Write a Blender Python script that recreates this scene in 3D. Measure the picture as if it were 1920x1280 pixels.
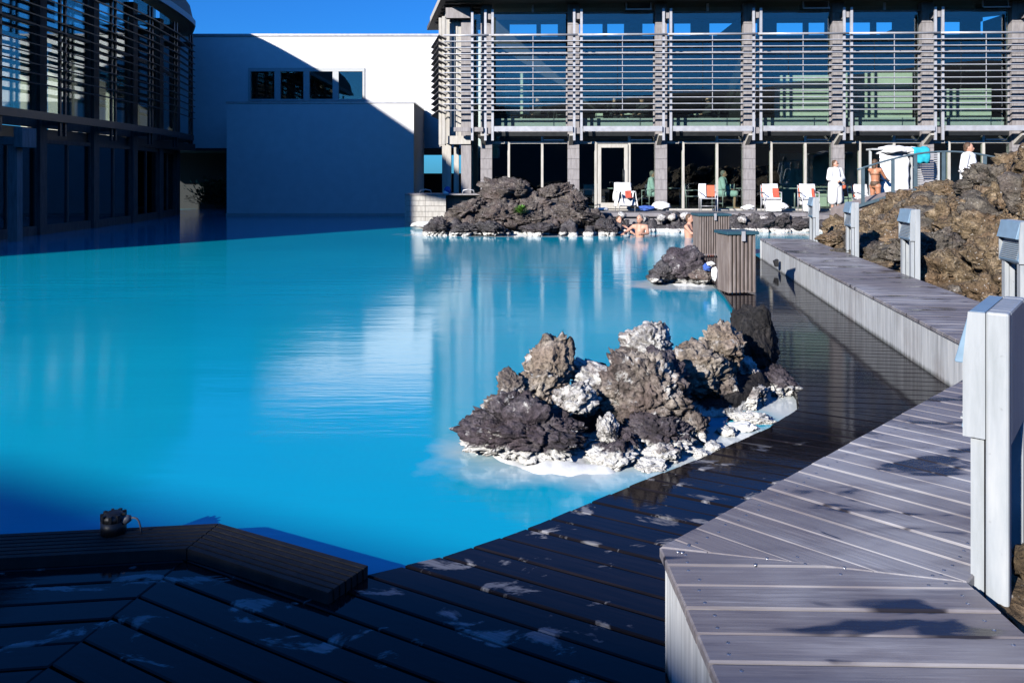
import bpy, bmesh, math, random
from mathutils import Vector, Matrix, noise, Quaternion
R = math.radians
for o in list(bpy.data.objects): bpy.data.objects.remove(o)
SC = bpy.context.scene
COL = SC.collection
random.seed(7)

# ------------------------------------------------------------------ camera
F = 1520.0; CAMZ = 1.62; HOR = 330.0
cam = bpy.data.cameras.new('camera'); camo = bpy.data.objects.new('camera', cam); COL.objects.link(camo)
camo.location = (0, 0, CAMZ); camo.rotation_euler = (R(90), 0, 0)
cam.sensor_width = 36; cam.lens = F / 1920 * 36; cam.shift_y = -(640 - HOR) / 1920
cam.clip_end = 3000; cam.clip_start = 0.05
SC.camera = camo
def P(px, py, Y): return Vector(((px - 960) * Y / F, Y, CAMZ - (py - HOR) * Y / F))
def G(px, py, z=0.0):
    h = CAMZ - z; d = py - HOR
    return Vector(((px - 960) * h / d, F * h / d, z))

# ------------------------------------------------------------------ world, sun, exposure
SUN = Vector((0.57, 0.76, -0.385)).normalized()
wd = bpy.data.worlds.new('World'); SC.world = wd; wd.use_nodes = True
nt = wd.node_tree; nt.nodes.clear()
sky = nt.nodes.new('ShaderNodeTexSky'); sky.sky_type = 'NISHITA'; sky.sun_disc = False
sky.sun_elevation = math.asin(-SUN.z); sky.sun_rotation = math.atan2(-SUN.x, -SUN.y)
sky.air_density = 1.0; sky.dust_density = 0.4; sky.ozone_density = 3.0
tint = nt.nodes.new('ShaderNodeMix'); tint.data_type = 'RGBA'; tint.blend_type = 'MULTIPLY'; tint.inputs[0].default_value = 1
tint.inputs[7].default_value = (0.14, 0.66, 1.45, 1)
bg = nt.nodes.new('ShaderNodeBackground'); bg.inputs[1].default_value = 0.07
out = nt.nodes.new('ShaderNodeOutputWorld')
nt.links.new(sky.outputs[0], tint.inputs[6]); nt.links.new(tint.outputs[2], bg.inputs[0]); nt.links.new(bg.outputs[0], out.inputs[0])
sl = bpy.data.lights.new('sun', 'SUN'); sl.energy = 5.0; sl.angle = R(0.7); sl.color = (1.0, 0.955, 0.9)
so = bpy.data.objects.new('sun', sl); COL.objects.link(so); so.rotation_euler = SUN.to_track_quat('-Z', 'Y').to_euler()
so.location = (-20, -25, 20)
SC.cycles.diffuse_bounces = 0; SC.cycles.caustics_reflective = False; SC.cycles.caustics_refractive = False; SC.cycles.transparent_max_bounces = 24
SC.view_settings.view_transform = 'Standard'; SC.view_settings.look = 'None'
SC.view_settings.exposure = 0.65; SC.view_settings.gamma = 1.0; SC.view_settings.use_curve_mapping = False

# ------------------------------------------------------------------ material helpers
MATS = {}
class NT:
    def __init__(s, name):
        s.m = bpy.data.materials.new(name); s.m.use_nodes = True; s.t = s.m.node_tree
        s.b = s.t.nodes['Principled BSDF']; s.o = s.t.nodes['Material Output']; MATS[name] = s.m
    def n(s, typ, ins=None, **kw):
        nd = s.t.nodes.new(typ)
        for k, v in kw.items(): setattr(nd, k, v)
        if ins:
            for k, v in ins.items(): s.set(nd.inputs[k], v)
        return nd
    def set(s, sock, v):
        if isinstance(v, bpy.types.NodeSocket): s.t.links.new(v, sock)
        else: sock.default_value = v
    def noise(s, vec, scale, detail=4, rough=0.55, dist=0.0):
        nd = s.n('ShaderNodeTexNoise', {'Scale': scale, 'Detail': detail, 'Roughness': rough, 'Distortion': dist})
        if vec is not None: s.set(nd.inputs['Vector'], vec)
        return nd.outputs[0]
    def ramp(s, fac, stops):
        nd = s.n('ShaderNodeValToRGB'); s.set(nd.inputs[0], fac); el = nd.color_ramp.elements
        while len(el) < len(stops): el.new(0.5)
        for e, (p, c) in zip(el, stops):
            e.position = p; e.color = (c, c, c, 1) if isinstance(c, (int, float)) else (*c, 1)
        return nd.outputs[0]
    def mix(s, f, a, b, mode='MIX'):
        nd = s.n('ShaderNodeMix', data_type='RGBA', blend_type=mode); s.set(nd.inputs[0], f)
        for i, v in ((6, a), (7, b)):
            if isinstance(v, tuple) and len(v) == 3: v = (*v, 1)
            s.set(nd.inputs[i], v)
        return nd.outputs[2]
    def math(s, op, a, b=0.0, c=0.0, clamp=False):
        nd = s.n('ShaderNodeMath', operation=op, use_clamp=clamp)
        s.set(nd.inputs[0], a); s.set(nd.inputs[1], b); s.set(nd.inputs[2], c); return nd.outputs[0]
    def pos(s): return s.n('ShaderNodeNewGeometry').outputs['Position']
    def obj(s, scale=(1, 1, 1), jitter=True):
        tc = s.n('ShaderNodeTexCoord').outputs['Object']
        mp = s.n('ShaderNodeMapping', {'Scale': scale}); s.set(mp.inputs[0], tc)
        if jitter:
            r = s.n('ShaderNodeObjectInfo').outputs['Random']
            c = s.n('ShaderNodeCombineXYZ'); v = s.math('MULTIPLY', r, 37.0)
            for i in range(3): s.set(c.inputs[i], v)
            s.set(mp.inputs[1], c.outputs[0])
        return mp.outputs[0]
    def scaled(s, vec, scale):
        mp = s.n('ShaderNodeMapping', {'Scale': scale}); s.set(mp.inputs[0], vec); return mp.outputs[0]
    def xyz(s, vec):
        nd = s.n('ShaderNodeSeparateXYZ'); s.set(nd.inputs[0], vec); return nd.outputs
    def bump(s, h, strength=0.3, dist=0.01):
        nd = s.n('ShaderNodeBump', {'Strength': strength, 'Distance': dist}); s.set(nd.inputs['Height'], h)
        s.set(s.b.inputs['Normal'], nd.outputs[0]); return nd
    def base(s, c, rough=0.6, metal=0.0, spec=None):
        if isinstance(c, tuple): c = (*c[:3], 1)
        s.set(s.b.inputs['Base Color'], c); s.set(s.b.inputs['Roughness'], rough); s.set(s.b.inputs['Metallic'], metal)
        if spec is not None: s.set(s.b.inputs['Specular IOR Level'], spec)
        return s.m

def simple(name, c, rough=0.6, metal=0.0, var=0.12, bump=0.0, scale=6.0):
    m = NT(name); v = m.obj(); n = m.noise(v, scale, 5)
    lo = tuple(x * (1 - var * 1.6) for x in c); hi = tuple(min(1, x * (1 + var)) for x in c)
    m.base(m.ramp(n, [(0.3, lo), (0.7, hi)]), m.ramp(n, [(0.2, max(0, rough - 0.08)), (0.8, min(1, rough + 0.08))]), metal)
    if bump: m.bump(m.noise(v, scale * 6, 4), bump, 0.01)
    return m.m

def make_materials():
    # weathered dry planks with wet patches
    m = NT('dry_plank'); v = m.obj((1, 1, 1)); g = m.scaled(v, (1.2, 26, 26))
    n1 = m.noise(g, 3.0, 6, 0.65); n2 = m.noise(m.scaled(v, (0.6, 3, 3)), 2.0, 3)
    rnd = m.n('ShaderNodeObjectInfo').outputs['Random']
    col = m.ramp(n1, [(0.28, (0.085, 0.075, 0.08)), (0.5, (0.215, 0.205, 0.215)), (0.70, (0.42, 0.41, 0.425))])
    col = m.mix(m.ramp(n2, [(0.4, 0.0), (0.75, 0.55)]), col, (0.20, 0.155, 0.145))
    col = m.mix(m.math('MULTIPLY', rnd, 0.42), col, (0.40, 0.39, 0.41))
    r2_ = m.math('FRACT', m.math('MULTIPLY', rnd, 17.3)); big_ = m.noise(m.scaled(m.pos(), (1, 1, 1)), 0.9, 3)
    col = m.mix(m.math('MULTIPLY', r2_, 0.5), col, (0.13, 0.115, 0.12)); col = m.mix(m.ramp(big_, [(0.42, 0.5), (0.62, 0.0)]), col, (0.16, 0.14, 0.145)); col = m.mix(m.ramp(big_, [(0.5, 0.0), (0.68, 0.45)]), col, (0.46, 0.46, 0.475))
    p = m.pos(); w = m.noise(m.scaled(p, (2.2, 6.5, 1)), 1.0, 3, 0.5, 0.35)
    w2 = m.noise(m.scaled(v, (3.2, 11.0, 1)), 1.0, 3, 0.55, 0.25)
    wet = m.math('MAXIMUM', m.ramp(w, [(0.585, 0.0), (0.63, 1.0)]), m.ramp(w2, [(0.70, 0.0), (0.74, 1.0)]))
    damp = m.ramp(w, [(0.46, 0.0), (0.63, 0.65)])
    col = m.mix(damp, col, (0.12, 0.105, 0.115)); col = m.mix(wet, col, (0.022, 0.02, 0.024))
    m.base(col, m.mix(wet, m.ramp(n1, [(0.3, 0.38), (0.7, 0.6)]), (0.13, 0.13, 0.13)))
    m.bump(n1, 0.35, 0.004)
    # wet planks of the low deck
    m = NT('wet_plank'); v = m.obj(); g = m.scaled(v, (1.2, 24, 24)); n1 = m.noise(g, 3.0, 6, 0.65)
    p = m.pos(); y = m.xyz(p)[1]
    w = m.noise(m.scaled(p, (1.9, 3.4, 1)), 1.6, 5, 0.62, 0.5)
    near = m.ramp(m.math('DIVIDE', y, 8.0), [(0.54, 1.0), (0.63, 0.0)])
    dry = m.math('MULTIPLY', m.ramp(w, [(0.575, 0.0), (0.625, 0.9)]), near)
    col = m.ramp(n1, [(0.3, (0.004, 0.004, 0.006)), (0.7, (0.013, 0.011, 0.014))])
    dc = m.ramp(n1, [(0.3, (0.15, 0.15, 0.165)), (0.7, (0.31, 0.31, 0.33))])
    m.base(m.mix(dry, col, dc), m.mix(dry, m.ramp(n1, [(0.3, 0.02), (0.75, 0.085)]), (0.5, 0.5, 0.5)), 0, 0.17)
    rip = m.noise(m.scaled(p, (3, 9, 1)), 4.0, 3)
    m.bump(m.math('ADD', m.math('MULTIPLY', n1, 0.35), m.math('MULTIPLY', rip, 0.5)), 0.07, 0.006)
    # fascia with streaks
    m = NT('streaked_fascia'); p = m.pos()
    s1 = m.noise(m.scaled(p, (9, 9, 0.5)), 2.2, 6, 0.7); s2 = m.noise(m.scaled(p, (1, 1, 1)), 1.5, 4)
    col = m.ramp(s1, [(0.3, (0.27, 0.28, 0.285)), (0.55, (0.48, 0.495, 0.505)), (0.75, (0.68, 0.68, 0.66))])
    z = m.xyz(p)[2]
    foot_dark = m.math('MULTIPLY', m.ramp(m.math('ADD', m.math('MULTIPLY', z, 6.0), m.math('MULTIPLY', s1, 0.6)), [(0.32, 1.0), (0.55, 0.0)]), 0.85)  # darker towards the foot of the panel
    col = m.mix(foot_dark, col, (0.05, 0.055, 0.05)); col = m.mix(m.ramp(s2, [(0.5, 0), (0.7, 0.35)]), col, (0.2, 0.16, 0.15))
    m.base(col, 0.75); m.bump(s1, 0.2, 0.004)
    # dark worn trim
    m = NT('dark_trim'); p = m.pos(); n = m.noise(p, 18, 5)
    m.base(m.ramp(n, [(0.35, (0.03, 0.028, 0.028)), (0.7, (0.26, 0.25, 0.26))]), 0.8)
    # facade timber
    def timber(name, a, b, c):
        m = NT(name); v = m.obj(); g = m.scaled(v, (5, 5, 0.8)); n = m.noise(g, 3, 6, 0.65)
        m.base(m.ramp(n, [(0.25, a), (0.5, b), (0.8, c)]), 0.72); m.bump(n, 0.25, 0.004)
    timber('grey_timber', (0.17, 0.155, 0.155), (0.27, 0.25, 0.25), (0.37, 0.35, 0.345))
    timber('pale_timber', (0.34, 0.315, 0.28), (0.46, 0.435, 0.39), (0.58, 0.56, 0.51))
    timber('soffit_timber', (0.05, 0.047, 0.045), (0.09, 0.085, 0.08), (0.14, 0.13, 0.12))
    timber('brown_slat', (0.10, 0.075, 0.065), (0.19, 0.155, 0.14), (0.31, 0.275, 0.26))
    timber('black_timber', (0.006, 0.006, 0.007), (0.014, 0.013, 0.013), (0.028, 0.026, 0.026))  # near black tone stands in for the shade on the deck edging
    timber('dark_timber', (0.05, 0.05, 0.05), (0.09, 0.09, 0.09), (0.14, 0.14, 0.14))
    simple('light_metal', (0.48, 0.48, 0.50), 0.38, 0.25, 0.08)
    m = NT('lamp_paint'); v = m.obj(); n = m.noise(m.scaled(v, (9, 9, 1.2)), 2.0, 6, 0.65); n2 = m.noise(v, 26, 4)
    c_ = m.ramp(n, [(0.3, (0.27, 0.295, 0.31)), (0.5, (0.34, 0.365, 0.385)), (0.72, (0.42, 0.435, 0.44))]); c_ = m.mix(m.ramp(n2, [(0.66, 0.0), (0.72, 0.5)]), c_, (0.16, 0.165, 0.16))
    m.base(c_, 0.45); m.bump(n2, 0.08, 0.004)
    simple('lamp_head_paint', (0.20, 0.31, 0.42), 0.4, 0.0, 0.08, 0.05, 14)
    simple('lamp_recess', (0.05, 0.055, 0.06), 0.6)
    simple('dark_metal', (0.035, 0.04, 0.045), 0.4, 0.3)
    simple('blue_steel', (0.10, 0.15, 0.18), 0.4, 0.2)
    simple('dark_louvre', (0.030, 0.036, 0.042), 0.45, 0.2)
    simple('bin_lid', (0.03, 0.085, 0.115), 0.4, 0.0)
    simple('black_plastic', (0.012, 0.012, 0.013), 0.45)
    simple('cable_grey', (0.10, 0.11, 0.13), 0.5)
    simple('white_plaster', (0.74, 0.74, 0.74), 0.85, 0.0, 0.03, 0.08, 3)
    simple('panel_grey', (0.46, 0.48, 0.48), 0.7, 0.0, 0.05)
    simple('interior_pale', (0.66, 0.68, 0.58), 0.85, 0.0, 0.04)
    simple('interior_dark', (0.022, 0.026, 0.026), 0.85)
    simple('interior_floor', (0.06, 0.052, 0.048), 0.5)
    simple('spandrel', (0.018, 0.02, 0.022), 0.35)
    simple('towel_white', (0.82, 0.82, 0.83), 0.95, 0, 0.05, 0.3, 10)
    simple('towel_blue', (0.05, 0.12, 0.42), 0.95, 0, 0.1, 0.3, 10)
    simple('towel_teal', (0.02, 0.42, 0.52), 0.9, 0, 0.1, 0.3, 10)
    simple('towel_red', (0.55, 0.10, 0.06), 0.9, 0, 0.1, 0.2, 10)
    simple('towel_aqua', (0.52, 0.66, 0.64), 0.9, 0, 0.1, 0.2, 10)
    simple('skin', (0.55, 0.30, 0.21), 0.55, 0, 0.08)
    simple('skin_tan', (0.46, 0.20, 0.11), 0.5, 0, 0.08)
    simple('hair_brown', (0.10, 0.055, 0.03), 0.6, 0, 0.3, 0.3, 40)
    simple('hair_grey', (0.25, 0.22, 0.20), 0.6, 0, 0.3, 0.3, 40)
    simple('cloth_black', (0.015, 0.015, 0.018), 0.8)
    simple('orange_mesh', (0.62, 0.13, 0.06), 0.7, 0, 0.1)
    simple('slate', (0.045, 0.05, 0.055), 0.7, 0, 0.3, 0.3, 5)
    simple('bridge_concrete', (0.30, 0.25, 0.235), 0.85, 0, 0.12, 0.2, 4)
    simple('terrace_stone', (0.24, 0.225, 0.235), 0.8, 0, 0.12, 0.2, 5)
    simple('screw_steel', (0.5, 0.5, 0.52), 0.3, 0.9)
    simple('leaf_green', (0.10, 0.26, 0.03), 0.6, 0, 0.3)
    simple('leaf_dark', (0.05, 0.09, 0.03), 0.6, 0, 0.3)
    simple('lagoon_floor', (0.25, 0.35, 0.40), 0.9)
    simple('earth', (0.07, 0.06, 0.05), 0.95, 0, 0.3, 0.4, 2)
    # lava: base tones, white silica near the water line and in blotches
    def lava(name, lo, mid, hi, blotch, waterline=0.05, wy=0.55, speck=0.0):
        m = NT(name); p = m.pos(); n = m.noise(p, 5.5, 8, 0.62); f = m.noise(p, 38, 6, 0.7); z = m.xyz(p)[2]
        vo = m.n('ShaderNodeTexVoronoi', {'Scale': 24.0}); m.set(vo.inputs['Vector'], p)
        col = m.ramp(n, [(0.30, lo), (0.5, mid), (0.64, hi)])
        hue = m.noise(p, 2.6, 3); col = m.mix(m.ramp(hue, [(0.42, 0.0), (0.62, 0.55)]), col, m.mix(n, (mid[0] * 1.35, mid[1] * 1.1, mid[2] * 0.85), (mid[0] * 0.9, mid[1] * 0.85, mid[2] * 1.15)))
        ck = m.n('ShaderNodeTexVoronoi', {'Scale': 3.4}, feature='DISTANCE_TO_EDGE'); m.set(ck.inputs['Vector'], m.mix(0.30, p, m.n('ShaderNodeTexNoise', {'Vector': p, 'Scale': 5.0, 'Detail': 6.0}).outputs[1]))
        crk = m.math('MULTIPLY', m.ramp(ck.outputs[0], [(0.0, 1.0), (0.03, 0.0)]), m.ramp(m.noise(p, 4.0, 2), [(0.42, 0.0), (0.6, 1.0)]))
        col = m.mix(m.ramp(f, [(0.35, 0.75), (0.55, 0.0)]), col, tuple(x * 0.28 for x in lo))
        bl = m.noise(p, 9.0, 6, 0.65, 0.4)
        wm = m.ramp(bl, [(blotch, 0.0), (blotch + 0.09, 0.85)])
        zl = m.math('ADD', m.math('MULTIPLY', z, -9.0), m.math('MULTIPLY', bl, 1.1))
        wl = m.ramp(zl, [(wy - waterline * 6, 0.0), (wy + 0.16 - waterline * 6, 1.0)])
        wm = m.math('MAXIMUM', wm, wl)
        if speck:
            wm = m.math('MAXIMUM', wm, m.ramp(m.noise(p, 30, 3, 0.5), [(0.66, 0.0), (0.70, speck)]))
        col = m.mix(wm, col, (0.70, 0.69, 0.66)); col = m.mix(m.math('MULTIPLY', crk, 0.8), col, (0.012, 0.010, 0.010))
        m.base(col, 0.88, 0, 0.3)
        h = m.math('ADD', m.math('MULTIPLY', f, 0.8), m.math('MULTIPLY', vo.outputs[0], 0.6))
        m.bump(m.math('SUBTRACT', h, m.math('MULTIPLY', crk, 0.7)), 1.0, 0.03)
    lava('lava_dark', (0.035, 0.030, 0.036), (0.088, 0.074, 0.086), (0.18, 0.16, 0.17), 0.60)
    lava('lava_black', (0.012, 0.011, 0.011), (0.030, 0.028, 0.028), (0.055, 0.05, 0.048), 0.90, 0.0)
    lava('lava_tan', (0.12, 0.095, 0.075), (0.31, 0.26, 0.205), (0.50, 0.44, 0.37), 0.57)
    lava('lava_mixed', (0.06, 0.05, 0.05), (0.20, 0.165, 0.145), (0.44, 0.385, 0.33), 0.57)
    lava('lava_white', (0.14, 0.125, 0.12), (0.40, 0.38, 0.36), (0.66, 0.65, 0.62), 0.47)
    lava('lava_far', (0.05, 0.042, 0.04), (0.125, 0.105, 0.095), (0.24, 0.21, 0.185), 0.68, 0.10, 0.55, 0.6)
    lava('lava_shore', (0.035, 0.034, 0.038), (0.085, 0.08, 0.085), (0.16, 0.15, 0.15), 0.68, 0.08, 0.55, 0.3)
    lava('lava_brown', (0.06, 0.042, 0.026), (0.20, 0.145, 0.085), (0.38, 0.29, 0.19), 0.92, -2.0, 9.0, 0.55)
    lava('lava_brown_grey', (0.045, 0.04, 0.034), (0.12, 0.105, 0.085), (0.22, 0.19, 0.15), 0.92, -2.0, 9.0, 0.4)
    m = NT('silica'); p = m.pos(); n = m.noise(p, 7, 5); m.base(m.ramp(n, [(0.3, (0.62, 0.64, 0.64)), (0.6, (0.84, 0.84, 0.82))]), 0.8); m.bump(n, 0.3, 0.02)
    # milky water
    m = NT('milky_water'); p = m.pos(); xs = m.xyz(p)
    big = m.noise(p, 0.16, 3)
    col = m.ramp(big, [(0.3, (0.002, 0.35, 0.53)), (0.7, (0.004, 0.45, 0.63))])
    def blob(cx, cy, rx, ry, soft):
        dx = m.math('DIVIDE', m.math('SUBTRACT', xs[0], cx), rx); dy = m.math('DIVIDE', m.math('SUBTRACT', xs[1], cy), ry)
        d = m.math('SQRT', m.math('ADD', m.math('MULTIPLY', dx, dx), m.math('MULTIPLY', dy, dy)))
        d = m.math('ADD', d, m.math('MULTIPLY', m.math('SUBTRACT', m.noise(p, 3.2, 5), 0.5), 0.8))
        return m.ramp(m.math('DIVIDE', d, 2.0), [(soft, 1.0), (0.5, 0.0)])
    mask = None
    for b in ((0.42, 4.72, 0.98, 0.42, 0.10), (-0.06, 5.0, 0.48, 0.44, 0.08), (2.0, 5.95, 0.42, 0.55, 0.25), (2.55, 12.5, 0.95, 0.75, 0.3), (0.3, 23.2, 3.6, 1.1, 0.33), (1.25, 5.0, 0.9, 0.5, 0.3)):
        k = blob(*b); mask = k if mask is None else m.math('MAXIMUM', mask, k)
    col = m.mix(m.math('MULTIPLY', mask, 0.95), col, (0.70, 0.73, 0.71))
    m.base(col, 0.09); m.set(m.b.inputs['IOR'], 1.50)
    r1 = m.noise(m.scaled(p, (1.1, 6.5, 1)), 2.4, 4, 0.55); r2 = m.noise(m.scaled(p, (0.35, 1.8, 1)), 1.0, 2)
    m.bump(m.math('ADD', m.math('MULTIPLY', r1, 0.30), m.math('MULTIPLY', r2, .9)), 0.10, 0.05)
    # glass
    def glass(name, tintc, refl):
        m = NT(name); t = m.t; tr = m.n('ShaderNodeBsdfTransparent', {0: (*tintc, 1)}); gl = m.n('ShaderNodeBsdfGlossy', {0: (1, 1, 1, 1), 'Roughness': 0.015})
        fr = m.n('ShaderNodeFresnel', {0: 1.5}); f = m.math('ADD', m.math('MULTIPLY', fr.outputs[0], 0.8), refl, clamp=True)
        mx = m.n('ShaderNodeMixShader'); t.links.new(f, mx.inputs[0]); t.links.new(tr.outputs[0], mx.inputs[1]); t.links.new(gl.outputs[0], mx.inputs[2])
        t.links.new(mx.outputs[0], m.o.inputs[0])
    glass('window_glass', (0.86, 0.94, 0.90), 0.05)
    glass('dark_glass', (0.30, 0.36, 0.42), 0.07)
make_materials()
M = MATS

# ------------------------------------------------------------------ mesh helpers
class MB:
    def __init__(s): s.v = []; s.f = []; s.smooth = False
    def add(s, vs, fs):
        k = len(s.v); s.v += [Vector(x) for x in vs]; s.f += [tuple(i + k for i in f) for f in fs]; return s
    def box(s, c, d, rot=None, pivot=None):
        x, y, z = (q / 2 for q in d); vs = [Vector((a * x, b * y, e * z)) for a in (-1, 1) for b in (-1, 1) for e in (-1, 1)]
        if rot: vs = [rot @ q for q in vs]
        c = Vector(c)
        return s.add([q + c for q in vs], [(0, 1, 3, 2), (4, 6, 7, 5), (0, 4, 5, 1), (2, 3, 7, 6), (0, 2, 6, 4), (1, 5, 7, 3)])
    def span(s, a, b):
        a, b = Vector(a), Vector(b); return s.box((a + b) / 2, [abs(q) for q in (b - a)])
    def bar(s, a, b, w, h, up=Vector((0, 0, 1))):
        a, b = Vector(a), Vector(b); d = b - a; L = d.length; x = d / L
        y = up.cross(x)
        if y.length < 1e-5: y = Vector((0, 1, 0)).cross(x)
        y.normalize(); z = x.cross(y)
        return s.box((a + b) / 2, (L, w, h), Matrix((x, y, z)).transposed())
    def prism(s, poly, z0, z1):
        n = len(poly); vs = [(p[0], p[1], z0) for p in poly] + [(p[0], p[1], z1) for p in poly]
        return s.add(vs, [tuple(range(n))[::-1], tuple(range(n, 2 * n))] + [(i, (i + 1) % n, n + (i + 1) % n, n + i) for i in range(n)])
    def profile(s, prof, origin, ax, ay, az, length):      # polygon prof in (ax, az), extruded along ay
        o = Vector(origin); n = len(prof)
        vs = [o + ax * p[0] + az * p[1] for p in prof] + [o + ax * p[0] + az * p[1] + ay * length for p in prof]
        return s.add(vs, [tuple(range(n))[::-1], tuple(range(n, 2 * n))] + [(i, (i + 1) % n, n + (i + 1) % n, n + i) for i in range(n)])
    def tube(s, pts, r, seg=10, caps=True):
        pts = [Vector(p) for p in pts]; rs = r if isinstance(r, (list, tuple)) else [r] * len(pts); k = len(s.v); ref = None
        for i, p in enumerate(pts):
            t = (pts[min(i + 1, len(pts) - 1)] - pts[max(i - 1, 0)]).normalized()
            if ref is None: ref = t.orthogonal().normalized()
            ref = (ref - t * ref.dot(t)).normalized(); b = t.cross(ref)
            for j in range(seg):
                a = 2 * math.pi * j / seg; s.v.append(p + (ref * math.cos(a) + b * math.sin(a)) * rs[i])
        for i in range(len(pts) - 1):
            for j in range(seg):
                a, b2 = k + i * seg + j, k + i * seg + (j + 1) % seg; s.f.append((a, b2, b2 + seg, a + seg))
        if caps:
            s.f.append(tuple(range(k, k + seg))[::-1]); e = k + (len(pts) - 1) * seg; s.f.append(tuple(range(e, e + seg)))
        s.smooth = True; return s
    def ball(s, c, r, seg=14, rings=9):
        rr = r if isinstance(r, (list, tuple)) else (r, r, r); c = Vector(c); k = len(s.v)
        s.v.append(c + Vector((0, 0, rr[2])))
        for i in range(1, rings):
            a = math.pi * i / rings
            for j in range(seg):
                b = 2 * math.pi * j / seg; s.v.append(c + Vector((math.sin(a) * math.cos(b) * rr[0], math.sin(a) * math.sin(b) * rr[1], math.cos(a) * rr[2])))
        s.v.append(c - Vector((0, 0, rr[2]))); e = len(s.v) - 1
        for j in range(seg):
            s.f.append((k, k + 1 + j, k + 1 + (j + 1) % seg)); q = k + 1 + (rings - 2) * seg; s.f.append((q + (j + 1) % seg, q + j, e))
        for i in range(rings - 2):
            for j in range(seg):
                a = k + 1 + i * seg + j; b = k + 1 + i * seg + (j + 1) % seg; s.f.append((a, a + seg, b + seg, b))
        s.smooth = True; return s
    def cap(s, a, b, ra, rb, seg=12):                      # tapered limb
        a, b = Vector(a), Vector(b); n = 5
        s.tube([a.lerp(b, i / n) for i in range(n + 1)], [ra + (rb - ra) * i / n for i in range(n + 1)], seg)
        s.ball(a, ra, seg, 8); s.ball(b, rb, seg, 8); return s
    def mesh(s, name, mat):
        me = bpy.data.meshes.new(name); me.from_pydata([tuple(v) for v in s.v], [], s.f); me.update()
        bm = bmesh.new(); bm.from_mesh(me); bmesh.ops.recalc_face_normals(bm, faces=bm.faces); bm.to_mesh(me); bm.free()
        if s.smooth:
            for p in me.polygons: p.use_smooth = True
        me.materials.append(M[mat]); return me
    def build(s, name, mat, parent=None):
        return link(name, s.mesh(name, mat), parent)
def link(name, data, parent=None):
    o = bpy.data.objects.new(name, data); COL.objects.link(o)
    if parent: o.parent = parent
    return o
def tag(o, label=None, cat=None, group=None, kind=None):
    if label: o['label'] = label
    if cat: o['category'] = cat
    if group: o['group'] = group
    if kind: o['kind'] = kind
    return o
def thing(name, label, cat, loc=(0, 0, 0), rz=0, group=None):
    o = link(name, None); o.location = loc; o.rotation_euler = (0, 0, rz); return tag(o, label, cat, group)
def structure(name, loc=(0, 0, 0), rz=0):
    o = link(name, None); o.location = loc; o.rotation_euler = (0, 0, rz); o['kind'] = 'structure'; return o
def bevel(o, w=0.006, seg=2):
    b = o.modifiers.new('bevel', 'BEVEL'); b.width = w; b.segments = seg; b.limit_method = 'ANGLE'; return o
def clip(poly, n, c):                                       # keep n.p <= c
    outp = []
    for i in range(len(poly)):
        a, b = poly[i], poly[(i + 1) % len(poly)]; da = n[0] * a[0] + n[1] * a[1] - c; db = n[0] * b[0] + n[1] * b[1] - c
        if da <= 0: outp.append(a)
        if (da < 0 < db) or (db < 0 < da):
            t = da / (da - db); outp.append((a[0] + (b[0] - a[0]) * t, a[1] + (b[1] - a[1]) * t))
    return outp
def area(p): return 0.5 * sum(p[i][0] * p[(i + 1) % len(p)][1] - p[(i + 1) % len(p)][0] * p[i][1] for i in range(len(p)))
def inset(poly, d):
    n = len(poly); res = []
    for i in range(n):
        a, b, c = (Vector(poly[(i + k) % n]) for k in (-1, 0, 1)); e1 = (b - a); e2 = (c - b)
        if e1.length < 1e-4 or e2.length < 1e-4: res.append(tuple(b)); continue
        e1.normalize(); e2.normalize(); n1 = Vector((-e1.y, e1.x)); n2 = Vector((-e2.y, e2.x)); h = n1 + n2
        q = h.length_squared
        res.append(tuple(b + h * (2 * d / q)) if q > 0.3 else tuple(b + n1 * d))
    return res
def planks(parent, poly, ang, pitch, gap, z, th, mat, jz=0.0015, trim=0.0, rnd=None):
    rnd = rnd or random.Random(3); ca, sa = math.cos(ang), math.sin(ang)
    lp = [(x * ca + y * sa, -x * sa + y * ca) for x, y in poly]
    if area(lp) < 0: lp = lp[::-1]
    v0 = min(q[1] for q in lp); v1 = max(q[1] for q in lp); res = []
    i0, i1 = math.floor(v0 / pitch), math.ceil(v1 / pitch)
    for i in range(i0, i1):
        c = clip(clip(lp, (0, -1), -(i * pitch + gap / 2)), (0, 1), (i + 1) * pitch - gap / 2)
        cc = [c[k] for k in range(len(c)) if (Vector(c[k]) - Vector(c[k - 1])).length > 2e-3]
        if len(cc) < 3 or abs(area(cc)) < 0.002: continue
        mid = Vector((sum(q[0] for q in cc) / len(cc), sum(q[1] for q in cc) / len(cc)))
        cc = [(q[0] - mid.x, q[1] - mid.y) for q in cc]; b = 0.005; tp = inset(cc, b); n = len(cc)
        vs = [(*q, -th) for q in cc] + [(*q, -b) for q in cc] + [(*q, 0) for q in tp]
        fs = [tuple(range(n))[::-1], tuple(range(2 * n, 3 * n))]
        for r in (0, n): fs += [(r + k, r + (k + 1) % n, r + n + (k + 1) % n, r + n + k) for k in range(n)]
        mb = MB().add(vs, fs); o = mb.build('plank', mat, parent)
        o.location = (mid.x * ca - mid.y * sa, mid.x * sa + mid.y * ca, z + rnd.uniform(-jz, jz)); o.rotation_euler = (rnd.uniform(-.003, .003), 0, ang)
        res.append((o, cc))
    return res

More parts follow.
